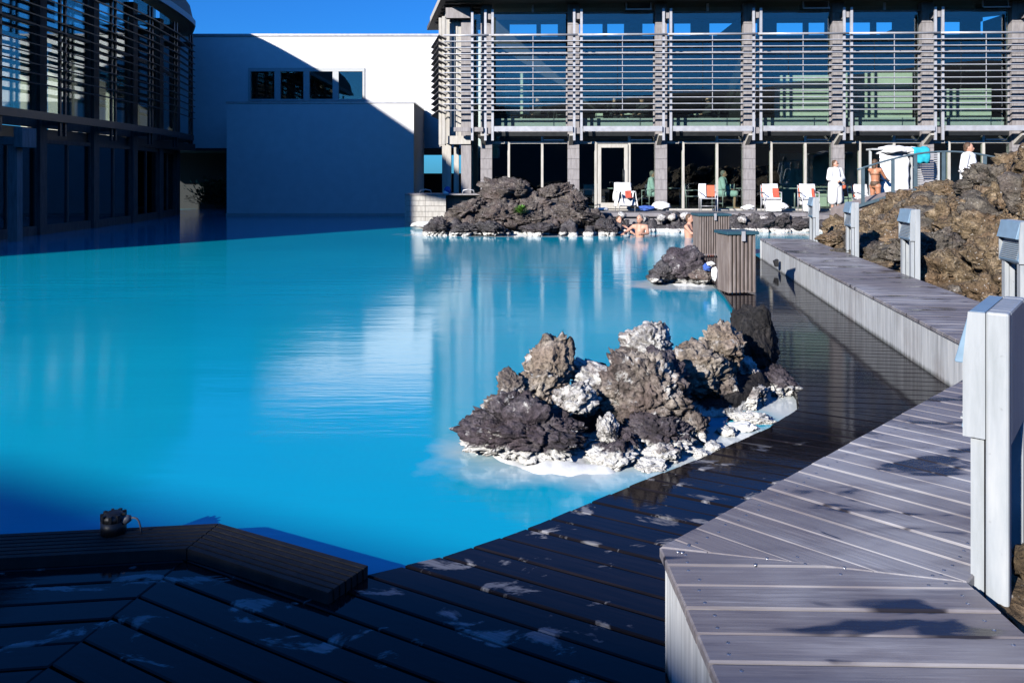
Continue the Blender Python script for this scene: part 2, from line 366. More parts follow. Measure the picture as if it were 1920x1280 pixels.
def rock_mesh(name, seed, mat, sub=4, amp=0.16, chops=7, smooth_amt=1.0):
    rnd = random.Random(seed); bm = bmesh.new(); bmesh.ops.create_icosphere(bm, subdivisions=sub, radius=1.0)
    off = Vector((rnd.uniform(-50, 50), rnd.uniform(-50, 50), rnd.uniform(-50, 50)))
    pl = []
    for _ in range(chops):
        n = Vector((rnd.gauss(0, 1), rnd.gauss(0, 1), rnd.gauss(0, 1))).normalized(); pl.append((n, rnd.uniform(0.55, 0.9)))
    for v in bm.verts:
        d = v.co.normalized(); p = d * (1 + 0.42 * noise.noise(d * 1.25 + off))
        for n, c in pl:
            q = p.dot(n)
            if q > c: p -= n * (q - c) * 0.8
        r = 0.0
        if amp:
            r += amp * 1.2 * noise.noise(d * 2.7 + off)
            r += amp * (abs(noise.noise(d * 4.6 - off)) - 0.25) * 1.4
            if sub >= 4: r += amp * 0.5 * noise.noise(d * 10 + off) + amp * 0.55 * (0.35 - abs(noise.noise(d * 7.3 + off)))
            if sub >= 5: r += amp * 0.42 * noise.noise(d * 21 + off) + amp * 0.3 * noise.noise(d * 43 - off)
        if sub >= 4 and amp > .12:
            for fq, wd_, dp in ((1.7, .10, .16), (4.2, .09, .06)):
                dd = noise.voronoi(d * fq + off + Vector((noise.noise(d * 5 + off), noise.noise(d * 5 - off), 0)) * .12)[0]; g_ = dd[1] - dd[0]
                if g_ < wd_: r -= dp * (1 - g_ / wd_)
            q = noise.noise(d * 13 - off)
            if q > .28: r -= amp * .55 * (q - .28)
        v.co = p * (1 + r)
    me = bpy.data.meshes.new(name); bm.to_mesh(me); bm.free()
    for p in me.polygons: p.use_smooth = True
    me.materials.append(M[mat]); return me
def put_rock(me, name, loc, scale, rot, label, group=None, cat='rock', parent=None):
    o = link(name, me, parent); o.location = loc; o.scale = scale; o.rotation_euler = rot
    if parent is None: tag(o, label, cat, group)
    return o

# ================================================================== SETTING
WATER = -0.06; DECK = 0.0; WALK = 0.40; TERR = 0.45
g = MB(); g.span((-400, -400, -1.6), (400, 400, -1.2)); tag(g.build('ground', 'earth'), kind='structure')
wm = MB(); nx, ny = 60, 50
for j in range(ny + 1):
    for i in range(nx + 1): wm.v.append(Vector((-40 + 70 * i / nx, 1.5 + 45 * j / ny, WATER)))
for j in range(ny):
    for i in range(nx):
        a = j * (nx + 1) + i; wm.f.append((a, a + 1, a + nx + 2, a + nx + 1))
tag(wm.build('lagoon_water', 'milky_water'), kind='structure')
# hills behind the viewpoint (they show in the window reflections)
hm = MB(); nh = 90
for j in range(9):
    for i in range(nh + 1):
        a = R(150 + 240 * i / nh); rad = 120 + j * 18
        h = math.sin(math.pi * j / 8) * (28 + 13 * noise.noise(Vector((math.cos(a) * 2.2, math.sin(a) * 2.2, 3.1))) + 3 * noise.noise(Vector((i * .3, j * .4, 0))))
        hm.v.append(Vector((math.cos(a) * rad, math.sin(a) * rad, -1.3 + max(0, h))))
for j in range(8):
    for i in range(nh):
        a = j * (nh + 1) + i; hm.f.append((a, a + 1, a + nh + 2, a + nh + 1))
hm.smooth = True; tag(hm.build('hills', 'earth'), kind='structure')

# ---- raised boardwalk
def V2(*a): return Vector(a)
B = V2(0.486, 2.668); Fc = V2(1.372, 2.44); C = V2(3.218, 5.375); D = V2(4.849, 15.85)
d2 = (C - B).normalized(); d3 = (D - C).normalized(); n3 = V2(d3.y, -d3.x); W3 = 0.92
def isect(p, d, q, e):
    den = d.x * e.y - d.y * e.x; t = ((q.x - p.x) * e.y - (q.y - p.y) * e.x) / den; return p + d * t
G3 = isect(Fc, d2, C + n3 * W3, d3); Dr = D + n3 * W3
A = V2(0.545, -1.6); Ar = V2(1.372, -1.6)
bw = structure('boardwalk')
rn = random.Random(11)
pl1 = planks(bw, [A, Ar, Fc, B], 0.0 + R(-1.4), 0.128, 0.007, WALK, 0.03, 'dry_plank', rnd=rn)
a2 = math.atan2(d2.y, d2.x) - math.pi / 2
pl2 = planks(bw, [B, Fc, G3, C], a2, 0.128, 0.007, WALK, 0.03, 'dry_plank', rnd=rn)
a3 = math.atan2(d3.y, d3.x) - math.pi / 2
pl3 = planks(bw, [C, G3, Dr, D], a3, 0.128, 0.007, WALK, 0.03, 'dry_plank', rnd=rn)
sm = MB(); sm.tube([(0, 0, -0.006), (0, 0, 0.0008)], [0.0065, 0.0055], 8); sme = sm.mesh('screw', 'screw_steel')
for o, cc in pl1 + pl2:
    if o.location.y > 4.2: continue
    us = [q[0] for q in cc]; lo, hi = min(us), max(us); vs = [q[1] for q in cc]
    for e in (lo + 0.07, hi - 0.07):
        for vv in (-0.03, 0.028):
            s = link('screw', sme, o); s.location = (e + rn.uniform(-.012, .012), vv + rn.uniform(-.008, .008), 0.0)
def fascia(p, q, side, z0, z1, inn=0.02, th=0.035, mat='streaked_fascia', nm='side_panel'):
    d = (q - p).normalized(); n = V2(d.y, -d.x) * side
    m = MB(); a, b = p + n * inn, q + n * inn; c, e = b + n * th, a + n * th
    m.prism([a, b, c, e], z0, z1); return m.build(nm, mat, bw)
for p, q in ((A, B), (B, C), (C, D)):
    Lp = (q - p).length; k = max(1, round(Lp / 2.4))
    for i in range(k):
        d = (q - p) / k; e = (q - p).normalized() * 0.003
        fascia(p + d * i + e, p + d * (i + 1) - e, 1, -0.3, WALK - 0.034)
    fascia(p, q, 1, WALK - 0.0335, WALK - 0.0305, 0.004, 0.05, 'dark_trim', 'edge_strip')
for p, q in ((Ar, Fc), (Fc, G3), (G3, Dr)): fascia(p, q, -1, -0.3, WALK - 0.034)
fascia(D, Dr, 1, -0.3, WALK - 0.034)
core = MB(); core.prism([A + V2(.1, 0), Ar - V2(.1, 0), Fc + V2(-.1, -.02), B + V2(.1, -.03)], -.3, WALK - .06); core.build('joists', 'dark_timber', bw)
core = MB(); core.prism([B + V2(.12, 0), Fc + V2(-.02, .1), G3 + V2(-.12, .02), C + V2(.03, -.12)], -.3, WALK - .06); core.build('joists', 'dark_timber', bw)
core = MB(); core.prism([C + V2(.1, 0.02), G3 + V2(-.1, 0.05), Dr + V2(-.1, -.1), D + V2(.1, -.1)], -.3, WALK - .06); core.build('joists', 'dark_timber', bw)

# ---- low wet deck
K = V2(-1.33, 3.68)
edge = [V2(-0.60, 3.30), V2(-.2825, 3.463), V2(-.062, 3.627), V2(.129, 3.782), V2(.332, 3.978), V2(.6306, 4.26), V2(1.14, 4.72), V2(1.652, 5.23), V2(2.0, 5.66)]
edge3 = [V2(2.0, 5.66), V2(2.12, 6.03), V2(2.2, 6.6), V2(2.45, 8.2), V2(2.687, 9.77), V2(2.9, 11.1), V2(3.05, 12.3), V2(3.3, 14.0), V2(3.7, 16.4)]
mit = V2(-0.2, -0.98).normalized()
Kb = K + mit * 6
ld = structure('lower_deck'); ra = random.Random(21)
gb = -0.012
inner1 = K + (V2(-.6, 3.3) - K).normalized() * 0 + V2(-.1, -.24)
Kin = K + V2(-.05, -.25)
midpoly = [Kin, V2(-.69, 3.085), V2(-0.60, 3.30)] + edge[1:] + [C + V2(.02, 0), B + V2(.02, -.02), V2(.56, -1.6), V2(Kb.x, Kb.y)]
planks(ld, midpoly[::-1], R(-30), 0.142, 0.013, DECK, 0.04, 'wet_plank', 0.003, rnd=ra)
farpoly = edge3 + [V2(4.0, 16.6), V2(4.98, 16.6), D + V2(.03, 0), C + V2(.02, 0)]
planks(ld, farpoly[::-1], a3, 0.142, 0.010, DECK, 0.04, 'wet_plank', 0.001, rnd=ra)
leftpoly = [Kin, Kb, V2(-7, Kb.y), V2(-7, 2.76)]
planks(ld, leftpoly[::-1], R(7), 0.142, 0.013, DECK, 0.04, 'wet_plank', 0.003, rnd=ra)
for poly in (midpoly, farpoly, leftpoly + []):
    pp = list(poly)
    ctr = sum(pp, V2(0, 0)) / len(pp); pp = [q + (ctr - q).normalized() * 0.05 for q in pp]
    m = MB(); m.prism(pp, -0.35, -0.044); m.build('deck_frame', 'black_timber', ld)
# slatted overflow edging of the low deck
ed = structure('deck_edging')
dL = (K - V2(-7, 3.0)).normalized(); dR = (V2(-0.583, 3.28) - K).normalized(); nL, nR = V2(dL.y, -dL.x), V2(dR.y, -dR.x)
def corner(o): return isect(K + nL * o, dL, K + nR * o, dR)
def edging(p, q, at_end, nsl=7, wd_=0.25, z=0.045):
    d = (q - p).normalized(); n = V2(d.y, -d.x)
    for i in range(nsl):
        o0 = wd_ * i / nsl; m = MB(); w = wd_ / nsl - 0.010
        sh = V2(0, 0)
        a, b, c, e = p + n * o0, q + n * o0, q + n * (o0 + w), p + n * (o0 + w); gp = d * .003
        if at_end: b, c = corner(o0) - gp, corner(o0 + w) - gp
        else: a, e = corner(o0) + gp, corner(o0 + w) + gp
        m.prism([a, b, c, e], -0.02, z); m.build('slat', 'black_timber', ed)
    m = MB(); a, b = p + n * .004, q + n * .004; m.prism([a, corner(.004), corner(wd_ - .01), a + n * (wd_ - .01)] if at_end else [corner(.004), b, b + n * (wd_ - .01), corner(wd_ - .01)], -.3, -0.021); m.build('bearer', 'black_timber', ed)
edging(V2(-7, 3.0), K, True); edging(K, V2(-0.583, 3.28), False)

# ---- terrace and rock ground (height sheets)
tr = structure('terrace')
t = MB(); t.prism([(0.8, 25.35), (9.2, 25.2), (9.6, 23.2), (24, 22.8), (24, 41), (-2.2, 41), (-2.2, 27.0), (0.8, 27.0)], -1.0, TERR); t.build('paving', 'terrace_stone', tr)
t = MB(); t.prism([(-12, 36.9), (-2.2, 36.9), (-2.2, 48), (-12, 48)], -1.0, 0.10); t.build('paving', 'terrace_stone', tr)
for i in range(8):
    t = MB(); t.span((0.85 + i * 1.04, 25.17, TERR - .10), (0.85 + i * 1.04 + 1.03, 25.42, TERR + .02)); bevel(t.build('kerb_stone', 'terrace_stone', tr), .012)

def mound_h(x, y):
    # right hand heap of lava
    e = x - (3.26 + 0.93 + (y - 5.375) * 0.156)           # distance right of the boardwalk edge
    if y < 5.2: e = (x - 1.42) * 0.75 - max(0, (y - 2.4)) * 0.7
    base = 0.30
    rise = max(0, min(1, (e - 0.25) / 2.9)); rise = rise * rise * (3 - 2 * rise)
    k_ = max(0, min(1, (x / max(y, 1) - .585) / .06)); top = 1.12 + .75 * k_ * k_ * (3 - 2 * k_) - 0.5 * max(0, min(1, (y - 16.5) / 4.5)) * (1 - k_)
    if y < 8: top *= max(0.0, min(1, (y - 3.4) / 4.6))
    h = base + max(0, top - base) * rise
    p = Vector((x, y, 0))
    r = (noise.noise(p * 0.9) * 0.26 + noise.noise(p * 2.3 + Vector((7, 0, 0))) * 0.15 + (abs(noise.noise(p * 4.7)) - .2) * 0.13 + noise.noise(p * 10) * 0.05)
    h += r * (0.25 + rise)
    far = max(0, min(1, (y - 16.2) / 1.2)) * max(0, min(1, (8.2 - x) / 1.4))     # falls to the water beyond the boardwalk's end
    h = h * (1 - far) - 0.5 * far
    if y > 20.5: h -= (y - 20.5) * 0.45 * max(0, min(1, (12.5 - x) / 2))
    return h
mm = MB(); nx, ny = 190, 230; X0, X1, Y0, Y1 = 1.45, 15.0, 1.0, 23.5; idx = {}
for j in range(ny + 1):
    for i in range(nx + 1):
        x = X0 + (X1 - X0) * (i / nx) ** 1.25; y = Y0 + (Y1 - Y0) * j / ny
        mm.v.append(Vector((x, y, mound_h(x, y)))); idx[(i, j)] = len(mm.v) - 1
def inside_walk(x, y):
    if y < 5.375:
        if y > 2.2:
            q = V2(x, y) - Fc; side = q.x * d2.y - q.y * d2.x
            return side < 0.03
        return x < 1.44
    q = V2(x, y) - C; return (q.x * n3.x + q.y * n3.y) < W3 - 0.06
for j in range(ny):
    for i in range(nx):
        a, b, c, d = idx[(i, j)], idx[(i + 1, j)], idx[(i + 1, j + 1)], idx[(i, j + 1)]
        if all(inside_walk(mm.v[q].x, mm.v[q].y) for q in (a, b, c, d)): continue
        mm.f.append((a, b, c, d))
mm.smooth = True; tag(mm.build('lava_slope', 'lava_brown'), kind='structure')

# ================================================================== BUILDINGS
# ---- right hand glazed building
BAY = 2.96; NB = 7; RZ = -0.0305
L_ = 'two storey glazed timber and steel spa building with horizontal sun louvres above the terrace'
rb = thing('spa_building', L_, 'building', (-0.87, 27.7, 0), RZ)
X_ = Vector((1, 0, 0)); Y_ = Vector((0, 1, 0)); Z_ = Vector((0, 0, 1))
XE = BAY * NB + 0.6; FL = 3.12; ROOFZ = 7.52; DEP = 8.6
def part(name, mat, parent, *spans, bev=0):
    m = MB()
    for a, b in spans: m.span(a, b)
    o = m.build(name, mat, parent)
    if bev: bevel(o, bev)
    return o
for i in range(NB + 1):                                      # columns clad in stacked boards
    x = i * BAY
    z = TERR; k = 0
    col = part('column', 'grey_timber', rb, ((x - .175, -.10, TERR - .3), (x + .175, .24, ROOFZ - .1)))
    while z < ROOFZ - .35:
        part('cladding_board', 'grey_timber', col, ((x - .195, -.125, z + .004), (x + .195, .12, z + .345))); z += .35
part('column', 'grey_timber', rb, ((-.86, -.12, TERR - .3), (-.52, .22, ROOFZ - .05)))
SY = -0.72
slat_z = [6.30 - 0.2085 * i for i in range(13)]
sm = MB(); sm.box((0, 0, 0), (BAY - .01, .12, .024), Matrix.Rotation(R(-4), 3, 'X')); slat_me = sm.mesh('slat', 'light_metal')
rm = MB(); rm.tube([(-BAY / 2 + .004, 0, 0), (BAY / 2 - .004, 0, 0)], .038, 10); rail_me = rm.mesh('rail', 'light_metal')
for i in range(NB):
    for k, z in enumerate(slat_z):
        o = link('top_rail' if k == 0 else 'slat', rail_me if k == 0 else slat_me, rb)
        o.location = (i * BAY + BAY / 2 + .12, SY, z)
sm = MB(); sm.box((0, 0, 0), (1.50, .12, .024), Matrix.Rotation(R(-4), 3, 'X')); s2 = sm.mesh('slat', 'light_metal')
rm = MB(); rm.tube([(-.75, 0, 0), (.75, 0, 0)], .038, 10); r2 = rm.mesh('rail', 'light_metal')
for k, z in enumerate(slat_z):
    o = link('top_rail' if k == 0 else 'slat', r2 if k == 0 else s2, rb); o.location = (-.635, SY, z)
# side louvres, going back along the end of the building
sa = math.atan2(2.7, -0.62); sL = 2.75
sm = MB(); sm.box((sL / 2, 0, 0), (sL, .30, .024), Matrix.Rotation(R(24), 3, 'X')); s3 = sm.mesh('slat', 'grey_timber')
for z in slat_z:
    o = link('slat', s3, rb); o.location = (-1.42, SY + .05, z - .03); o.rotation_euler = (0, 0, sa)
for i in range(NB + 1):
    for dx in (0.0, .24):
        part('louvre_post', 'light_metal', rb, ((i * BAY + dx - .04, SY + .07, 2.80), (i * BAY + dx + .04, SY + .13, 7.17)))
    for z in (3.03, 6.85):
        part('bracket', 'grey_timber', rb, ((i * BAY + .05, SY + .135, z), (i * BAY + .19, -.13, z + .2)))
    m = MB(); m.profile([(0, 0), (-.52, .0), (-.52, -.06), (0, -.36)], (i * BAY - .16, -.127, 3.02), Y_, X_, Z_, .14); m.build('corbel', 'pale_timber', rb)
for dx in (-.44,):
    part('louvre_post', 'light_metal', rb, ((dx - .04, SY + .07, 2.80), (dx + .04, SY + .13, 7.1)))
for i in range(NB):
    x = i * BAY
    part('ledge', 'light_metal', rb, ((x + .30, SY - .02, 3.10), (x + BAY - .06, SY + .12, 3.27)))
    part('tie_rod', 'light_metal', rb, ((x + BAY / 2 + .10, SY - .01, slat_z[-1]), (x + BAY / 2 + .118, SY + .01, 6.28)))
    a, b = x + .2, x + BAY - .2
    # upper storey glazing
    fr = part('window_frame', 'grey_timber', rb, ((a, .02, 5.72), (b, .12, 5.84)), ((a, .02, 7.15), (b, .10, 7.20)), ((a, .02, 3.12), (b, .12, 3.22)),
              ((a, .03, 3.2205), (a + .05, .10, 5.7195)), ((b - .05, .03, 3.2205), (b, .10, 5.7195)))
    for z0, z1 in ((3.22, 5.72), (5.84, 7.15), (7.20, ROOFZ - .02)):
        part('pane', 'window_glass', fr, ((a + .05, .055, z0), (b - .05, .065, z1)))
    part('sill_panel', 'panel_grey', rb, ((a + .02, .30, FL + .05), (b - .02, .36, FL + .48)))
    if i in (1, 3, 5):                                        # vents standing open under the eaves
        v = part('vent_window', 'light_metal', rb, ((x + 1.75, -.30, 7.20), (x + 2.62, -.27, 7.24)), ((x + 1.75, -.2, 7.24), (x + 1.79, -.17, 7.48)), ((x + 2.58, -.2, 7.24), (x + 2.62, -.17, 7.48)))
        v2 = part('pane', 'dark_glass', v, ((x + 1.79, -.22, 7.24), (x + 2.58, -.21, 7.46)))
    else:
        part('mullion', 'light_metal', rb, ((x + 1.55, .0, 7.21), (x + 1.62, .045, 7.46)))
    # spandrel and ground floor
    part('spandrel', 'spandrel', rb, ((a, .04, 2.98), (b, .14, 3.115)))
    zt, zb = 2.72, TERR + .06
    fr = part('window_frame', 'pale_timber', rb, ((a, .0, zt), (b, .10, zt + .07)), ((a, .0, TERR), (b, .1, zb)), ((x + .72, -.01, zb), (x + .80, .11, zt)), ((x + 1.86, -.01, zb), (x + 1.94, .11, 2.97)))
    for xa, xb, z0, z1 in ((a, x + .72, zb, zt), (x + .80, x + 1.86, zb, zt), (x + 1.94, b, zb, zt), (a, x + 1.86, zt + .07, 2.97), (x + 1.94, b, zt + .07, 2.97)):
        if i == 1 and xa == x + .80 and z0 == zb: continue
        part('pane', 'window_glass', fr, ((xa, .045, z0), (xb, .055, z1)))
    part('vent_frame', 'light_metal', rb, ((x + 1.95, -.06, zt + .10), (b - .12, -.02, zt + .14)))
    if i == 1:
        dr = part('door', 'pale_timber', rb, ((x + .82, -.06, zb), (x + .94, -.012, zt - .02)), ((x + 1.72, -.06, zb), (x + 1.84, -.012, zt - .02)), ((x + .94, -.06, zt - .14), (x + 1.72, -.012, zt - .02)), ((x + .94, -.06, zb), (x + 1.72, -.012, zb + .2)))
        part('pane', 'window_glass', dr, ((x + .94, -.04, zb + .2), (x + 1.72, -.03, zt - .14)))
        h = MB(); h.tube([(x + 1.68, -.065, 1.25), (x + 1.68, -.12, 1.26), (x + 1.68, -.12, 1.84), (x + 1.68, -.065, 1.85)], .014, 8); h.build('handle', 'dark_metal', dr)
# floor, ceilings, rear wall with clerestory
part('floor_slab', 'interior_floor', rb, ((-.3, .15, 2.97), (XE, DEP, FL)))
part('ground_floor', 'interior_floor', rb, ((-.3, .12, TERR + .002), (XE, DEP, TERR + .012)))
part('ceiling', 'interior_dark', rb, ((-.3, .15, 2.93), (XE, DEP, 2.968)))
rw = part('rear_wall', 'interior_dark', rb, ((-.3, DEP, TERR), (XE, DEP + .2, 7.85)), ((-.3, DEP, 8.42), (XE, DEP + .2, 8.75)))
for i in range(NB + 1):
    part('pier', 'interior_dark', rw, ((i * BAY - .3, DEP - .01, 7.85), (i * BAY + .5, DEP + .21, 8.42)), ((i * BAY + 1.7, DEP - .01, 7.85), (i * BAY + 1.9, DEP + .21, 8.42)))
m = MB(); m.profile([(-1.6, ROOFZ + .02), (1.0, ROOFZ + .02), (DEP + 1.2, 8.75), (DEP + 1.2, 8.95), (-1.6, ROOFZ + .30)], (-.1, 0, 0), Y_, X_, Z_, XE + .1); m.build('roof', 'soffit_timber', rb)
m = MB(); m.prism([(-1.25, -1.6), (-.105, -1.6), (-.105, 5.2), (-2.75, 5.2), (-2.35, 3.4)], ROOFZ + .02, ROOFZ + .17); rf = m.build('eave', 'soffit_timber', rb)
for i in range(9):
    y = -1.4 + i * .62; xl = -1.2 - max(0, (y + 1.6)) * 0.22
    part('soffit_batten', 'pale_timber', rf, ((xl + .12, y, ROOFZ - .02), (-.12, y + .06, ROOFZ + .018)))
m = MB(); m.bar((-1.27, -1.6, ROOFZ + .1), (-2.37, 3.4, ROOFZ + .1), .03, .2); m.build('fascia', 'pale_timber', rf)
# end bay: pale boarded panels, corner posts
for k in range(4):
    part('wall_panel', 'pale_timber', rb, ((-1.34 + k * .118, .02 + .02 * k, 2.75), (-1.34 + k * .118 + .108, .09 + .02 * k, 6.95)))
part('end_beam', 'grey_timber', rb, ((-1.36, -.35, 6.95), (-.53, -.10, 7.30)))
part('end_beam', 'pale_timber', rb, ((-1.30, -.20, 2.70), (-.53, -.05, 2.98)))
part('ledge', 'grey_timber', rb, ((-1.05, SY - .02, 3.10), (-.50, SY + .12, 3.24)), ((-.36, SY - .02, 3.10), (-.07, SY + .12, 3.24)))
for x, y in ((-1.62, -.15), (-1.48, -.40)):
    part('corner_post', 'pale_timber', rb, ((x, y, 2.68), (x + .10, y + .12, 7.0)))
for x, y in ((-1.45, .6), (-1.15, .3), (-1.7, 1.5)):
    part('corner_post', 'pale_timber', rb, ((x, y, -.2), (x + .17, y + .15, 2.9)))
m = MB(); m.prism([(-1.4, .35), (-1.30, .35), (-2.0, 4.0), (-2.1, 4.0)], 2.75, ROOFZ); m.build('end_wall', 'pale_timber', rb)
fr = part('window_frame', 'dark_timber', rb, ((-.50, .02, 3.12), (-.20, .1, 3.2)), ((-.5, .02, 7.15), (-.2, .1, 7.2)))
part('pane', 'window_glass', fr, ((-.52, .05, 3.2), (-.2, .06, 7.15))); part('pane', 'window_glass', fr, ((-.52, .05, TERR), (-.2, .06, 2.9)))
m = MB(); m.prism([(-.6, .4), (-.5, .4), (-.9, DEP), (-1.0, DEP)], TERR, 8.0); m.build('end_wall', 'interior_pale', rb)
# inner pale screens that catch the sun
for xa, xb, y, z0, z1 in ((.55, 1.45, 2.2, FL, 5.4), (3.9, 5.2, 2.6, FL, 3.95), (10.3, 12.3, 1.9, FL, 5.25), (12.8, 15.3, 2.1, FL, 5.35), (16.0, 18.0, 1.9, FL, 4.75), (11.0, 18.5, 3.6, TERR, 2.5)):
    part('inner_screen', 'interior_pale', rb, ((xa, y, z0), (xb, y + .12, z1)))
part('end_wall', 'interior_dark', rb, ((XE, .1, TERR), (XE + .15, DEP, 8.4)))
for xa in (9.0, 15.5): part('partition', 'interior_dark', rb, ((xa, .8, FL), (xa + .12, DEP, 7.3)))

# ---- white connecting building with window band
wb = thing('white_building', 'white plastered building with a flat roof and a band of four square windows', 'building', (0, 38, 0))
def wx(px, Y=38): return (px - 960) * Y / F
def wz(py, Y=38): return CAMZ - (py - HOR) * Y / F
xl, xr, z0, z1 = -19.0, 1.0, wz(278), wz(68); a, b, c, d = wx(466), wx(684), wz(190), wz(128)
part('wall', 'white_plaster', wb, ((xl, 0, z0), (a, .35, z1)), ((b, 0, z0), (xr, .35, z1)), ((a, 0, z0), (b, .35, c)), ((a, 0, d), (b, .35, z1)))
part('roof', 'panel_grey', wb, ((xl, .36, z1 - .3), (xr, 8, z1 - .05)))
part('coping', 'light_metal', wb, ((xl, -.06, z1 + .002), (xr, .45, z1 + .10)))
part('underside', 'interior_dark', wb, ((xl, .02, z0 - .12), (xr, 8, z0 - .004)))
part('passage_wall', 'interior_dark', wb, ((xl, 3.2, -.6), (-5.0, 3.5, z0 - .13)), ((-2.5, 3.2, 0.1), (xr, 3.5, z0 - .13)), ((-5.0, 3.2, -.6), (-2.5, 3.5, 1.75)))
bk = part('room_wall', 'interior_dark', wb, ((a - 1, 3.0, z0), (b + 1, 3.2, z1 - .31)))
fr = part('window_band', 'panel_grey', wb, ((a, -.05, c), (b, .1, c + .10)), ((a, -.05, d - .16), (b, .1, d)))
n = 4; w = (b - a) / n
for i in range(n + 1):
    x = a + i * w; hw = .14 if 0 < i < n else .10
    part('mullion', 'panel_grey', fr, ((max(a, x - hw), -.045, c + .1), (min(b, x + hw), .095, d - .16)))
for i in range(n): part('pane', 'window_glass', fr, ((a + i * w + .13, .03, c + .1), (a + (i + 1) * w - .13, .05, d - .16)))
# ---- white block in front
blk = thing('white_annex', 'low white plastered block rising from the blue water below the window band', 'building', (0, 34, 0))
xa, xb, zt = wx(425, 34), wx(776, 34), wz(194, 34)
part('wall', 'white_plaster', blk, ((xa, 0, -.6), (xb, 3.9, zt)))
part('coping', 'light_metal', blk, ((xa - .03, -.03, zt + .002), (xb + .03, 3.9, zt + .07)))
part('plinth', 'panel_grey', blk, ((xa - .02, -.025, -.6), (xb + .02, .1, .06)))

# ---- left hand building in shade, curved louvre front
lb = thing('shaded_building', 'dark spa wing in shade at left with curved banks of louvres over tall glass panels', 'building', (0, 0, 0))
def lx(y):                                                    # plan curve of the front
    if y < 26: return -13.45
    return -13.45 - 0.0125 * (y - 26) ** 2
YS = [14.3 + BAY * i for i in range(8)]                       # column lines
def ev(y): return 7.85
for i, y in enumerate(YS):
    x = lx(y)
    part('column', 'dark_timber', lb, ((x - .3, y - .17, -.5), (x + .06, y + .17, 7.83)))
    for dy in (-.12, .14):
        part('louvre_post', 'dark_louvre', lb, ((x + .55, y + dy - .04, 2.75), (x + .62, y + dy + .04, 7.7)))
    for z in (3.05, 7.2): part('bracket', 'dark_timber', lb, ((x + .06, y - .08, z), (x + .545, y + .08, z + .2)))
lz = [4.10 + 0.262 * k for k in range(13)]
for i in range(len(YS) - 1):
    ya, yb = YS[i], YS[i + 1]; pa, pb = Vector((lx(ya) + .70, ya, 0)), Vector((lx(yb) + .70, yb, 0))
    for z in lz:
        m = MB(); dd = (pb - pa).normalized()
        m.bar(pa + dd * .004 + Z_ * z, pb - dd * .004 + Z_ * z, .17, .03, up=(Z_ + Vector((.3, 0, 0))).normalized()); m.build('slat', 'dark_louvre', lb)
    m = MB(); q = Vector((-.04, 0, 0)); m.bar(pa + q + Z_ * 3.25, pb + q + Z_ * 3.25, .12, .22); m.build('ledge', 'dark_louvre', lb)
    pa2, pb2 = Vector((lx(ya) - .1, ya + .18, 0)), Vector((lx(yb) - .1, yb - .18, 0)); mid = (pa2 + pb2) / 2; dd = (pb2 - pa2).normalized()
    m = MB(); m.bar(pa2 + Z_ * .05, pb2 + Z_ * .05, .16, .3); m.bar(pa2 + Z_ * 2.62, pb2 + Z_ * 2.62, .14, .12); m.bar(pa2 + Z_ * 5.9, pb2 + Z_ * 5.9, .12, .1); m.bar(pa2 + Z_ * 3.15, pb2 + Z_ * 3.15, .14, .3)
    m.bar(mid + Z_ * .1, mid + Z_ * 2.6, .1, .08); m.bar(pa2 + Z_ * 0, pa2 + Z_ * 6.0, .11, .09); m.bar(pb2 + Z_ * 0, pb2 + Z_ * 6.0, .11, .09); fr = m.build('window_frame', 'dark_timber', lb)
    for s0, s1 in ((0, .47), (.53, 1)):
        m = MB(); u0, u1 = pa2.lerp(pb2, s0), pa2.lerp(pb2, s1); m.bar(u0 + Z_ * 1.38, u1 + Z_ * 1.38, .012, 2.36); m.build('pane', 'dark_glass', fr)
    m = MB(); m.bar(pa2 + Z_ * 4.57, pb2 + Z_ * 4.57, .012, 2.54); m.build('pane', 'window_glass', fr)
    m = MB(); m.bar(pa2 + Z_ * 7.2, pb2 + Z_ * 7.2, .012, 2.48); m.build('pane', 'window_glass', fr)
    m = MB(); e0 = Vector((-.04, 0, 0)); m.bar(pa2 + e0 + Z_ * 2.83, pb2 + e0 + Z_ * 2.83, .06, .30); m.build('spandrel', 'spandrel', lb)
    # cross walls that catch the sun coming through the back windows
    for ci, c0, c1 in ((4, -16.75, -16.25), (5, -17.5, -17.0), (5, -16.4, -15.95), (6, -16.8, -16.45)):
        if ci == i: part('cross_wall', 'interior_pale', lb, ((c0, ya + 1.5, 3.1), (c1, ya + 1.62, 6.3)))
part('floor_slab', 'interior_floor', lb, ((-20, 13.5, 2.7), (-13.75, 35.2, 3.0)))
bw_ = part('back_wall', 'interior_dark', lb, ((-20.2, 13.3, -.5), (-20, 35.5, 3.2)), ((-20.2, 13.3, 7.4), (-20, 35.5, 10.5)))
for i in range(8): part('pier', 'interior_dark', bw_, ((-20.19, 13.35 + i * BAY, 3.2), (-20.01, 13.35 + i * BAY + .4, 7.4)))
part('end_wall', 'dark_timber', lb, ((-20, 13.1, -.5), (-13.6, 13.28, 8.3)), ((-20, 13.1, 8.3), (-14.4, 13.28, 9.6)))
part('end_wall', 'dark_timber', lb, ((-20, 35.25, -.5), (-14.6, 35.45, 8.2)))
rows = []; m = MB(); ys = [12.9 + (36.2 - 12.9) * i / 28 for i in range(29)]
for y in ys:
    z = ev(y); xo = lx(y) + 1.05 - max(0, y - 33.5) * .25
    sec = [(0, 0), (-.20, .85), (-.62, 1.45), (-1.7, 2.35), (-3.6, 2.95), (-7.9, 2.7), (-7.9, 2.4), (-3.6, 2.7), (-1.8, 2.1), (-.9, 1.3), (-.9, .12), (-.25, .0)]
    NS = len(sec); m.v += [Vector((xo + a, y, z + b)) for a, b in sec]
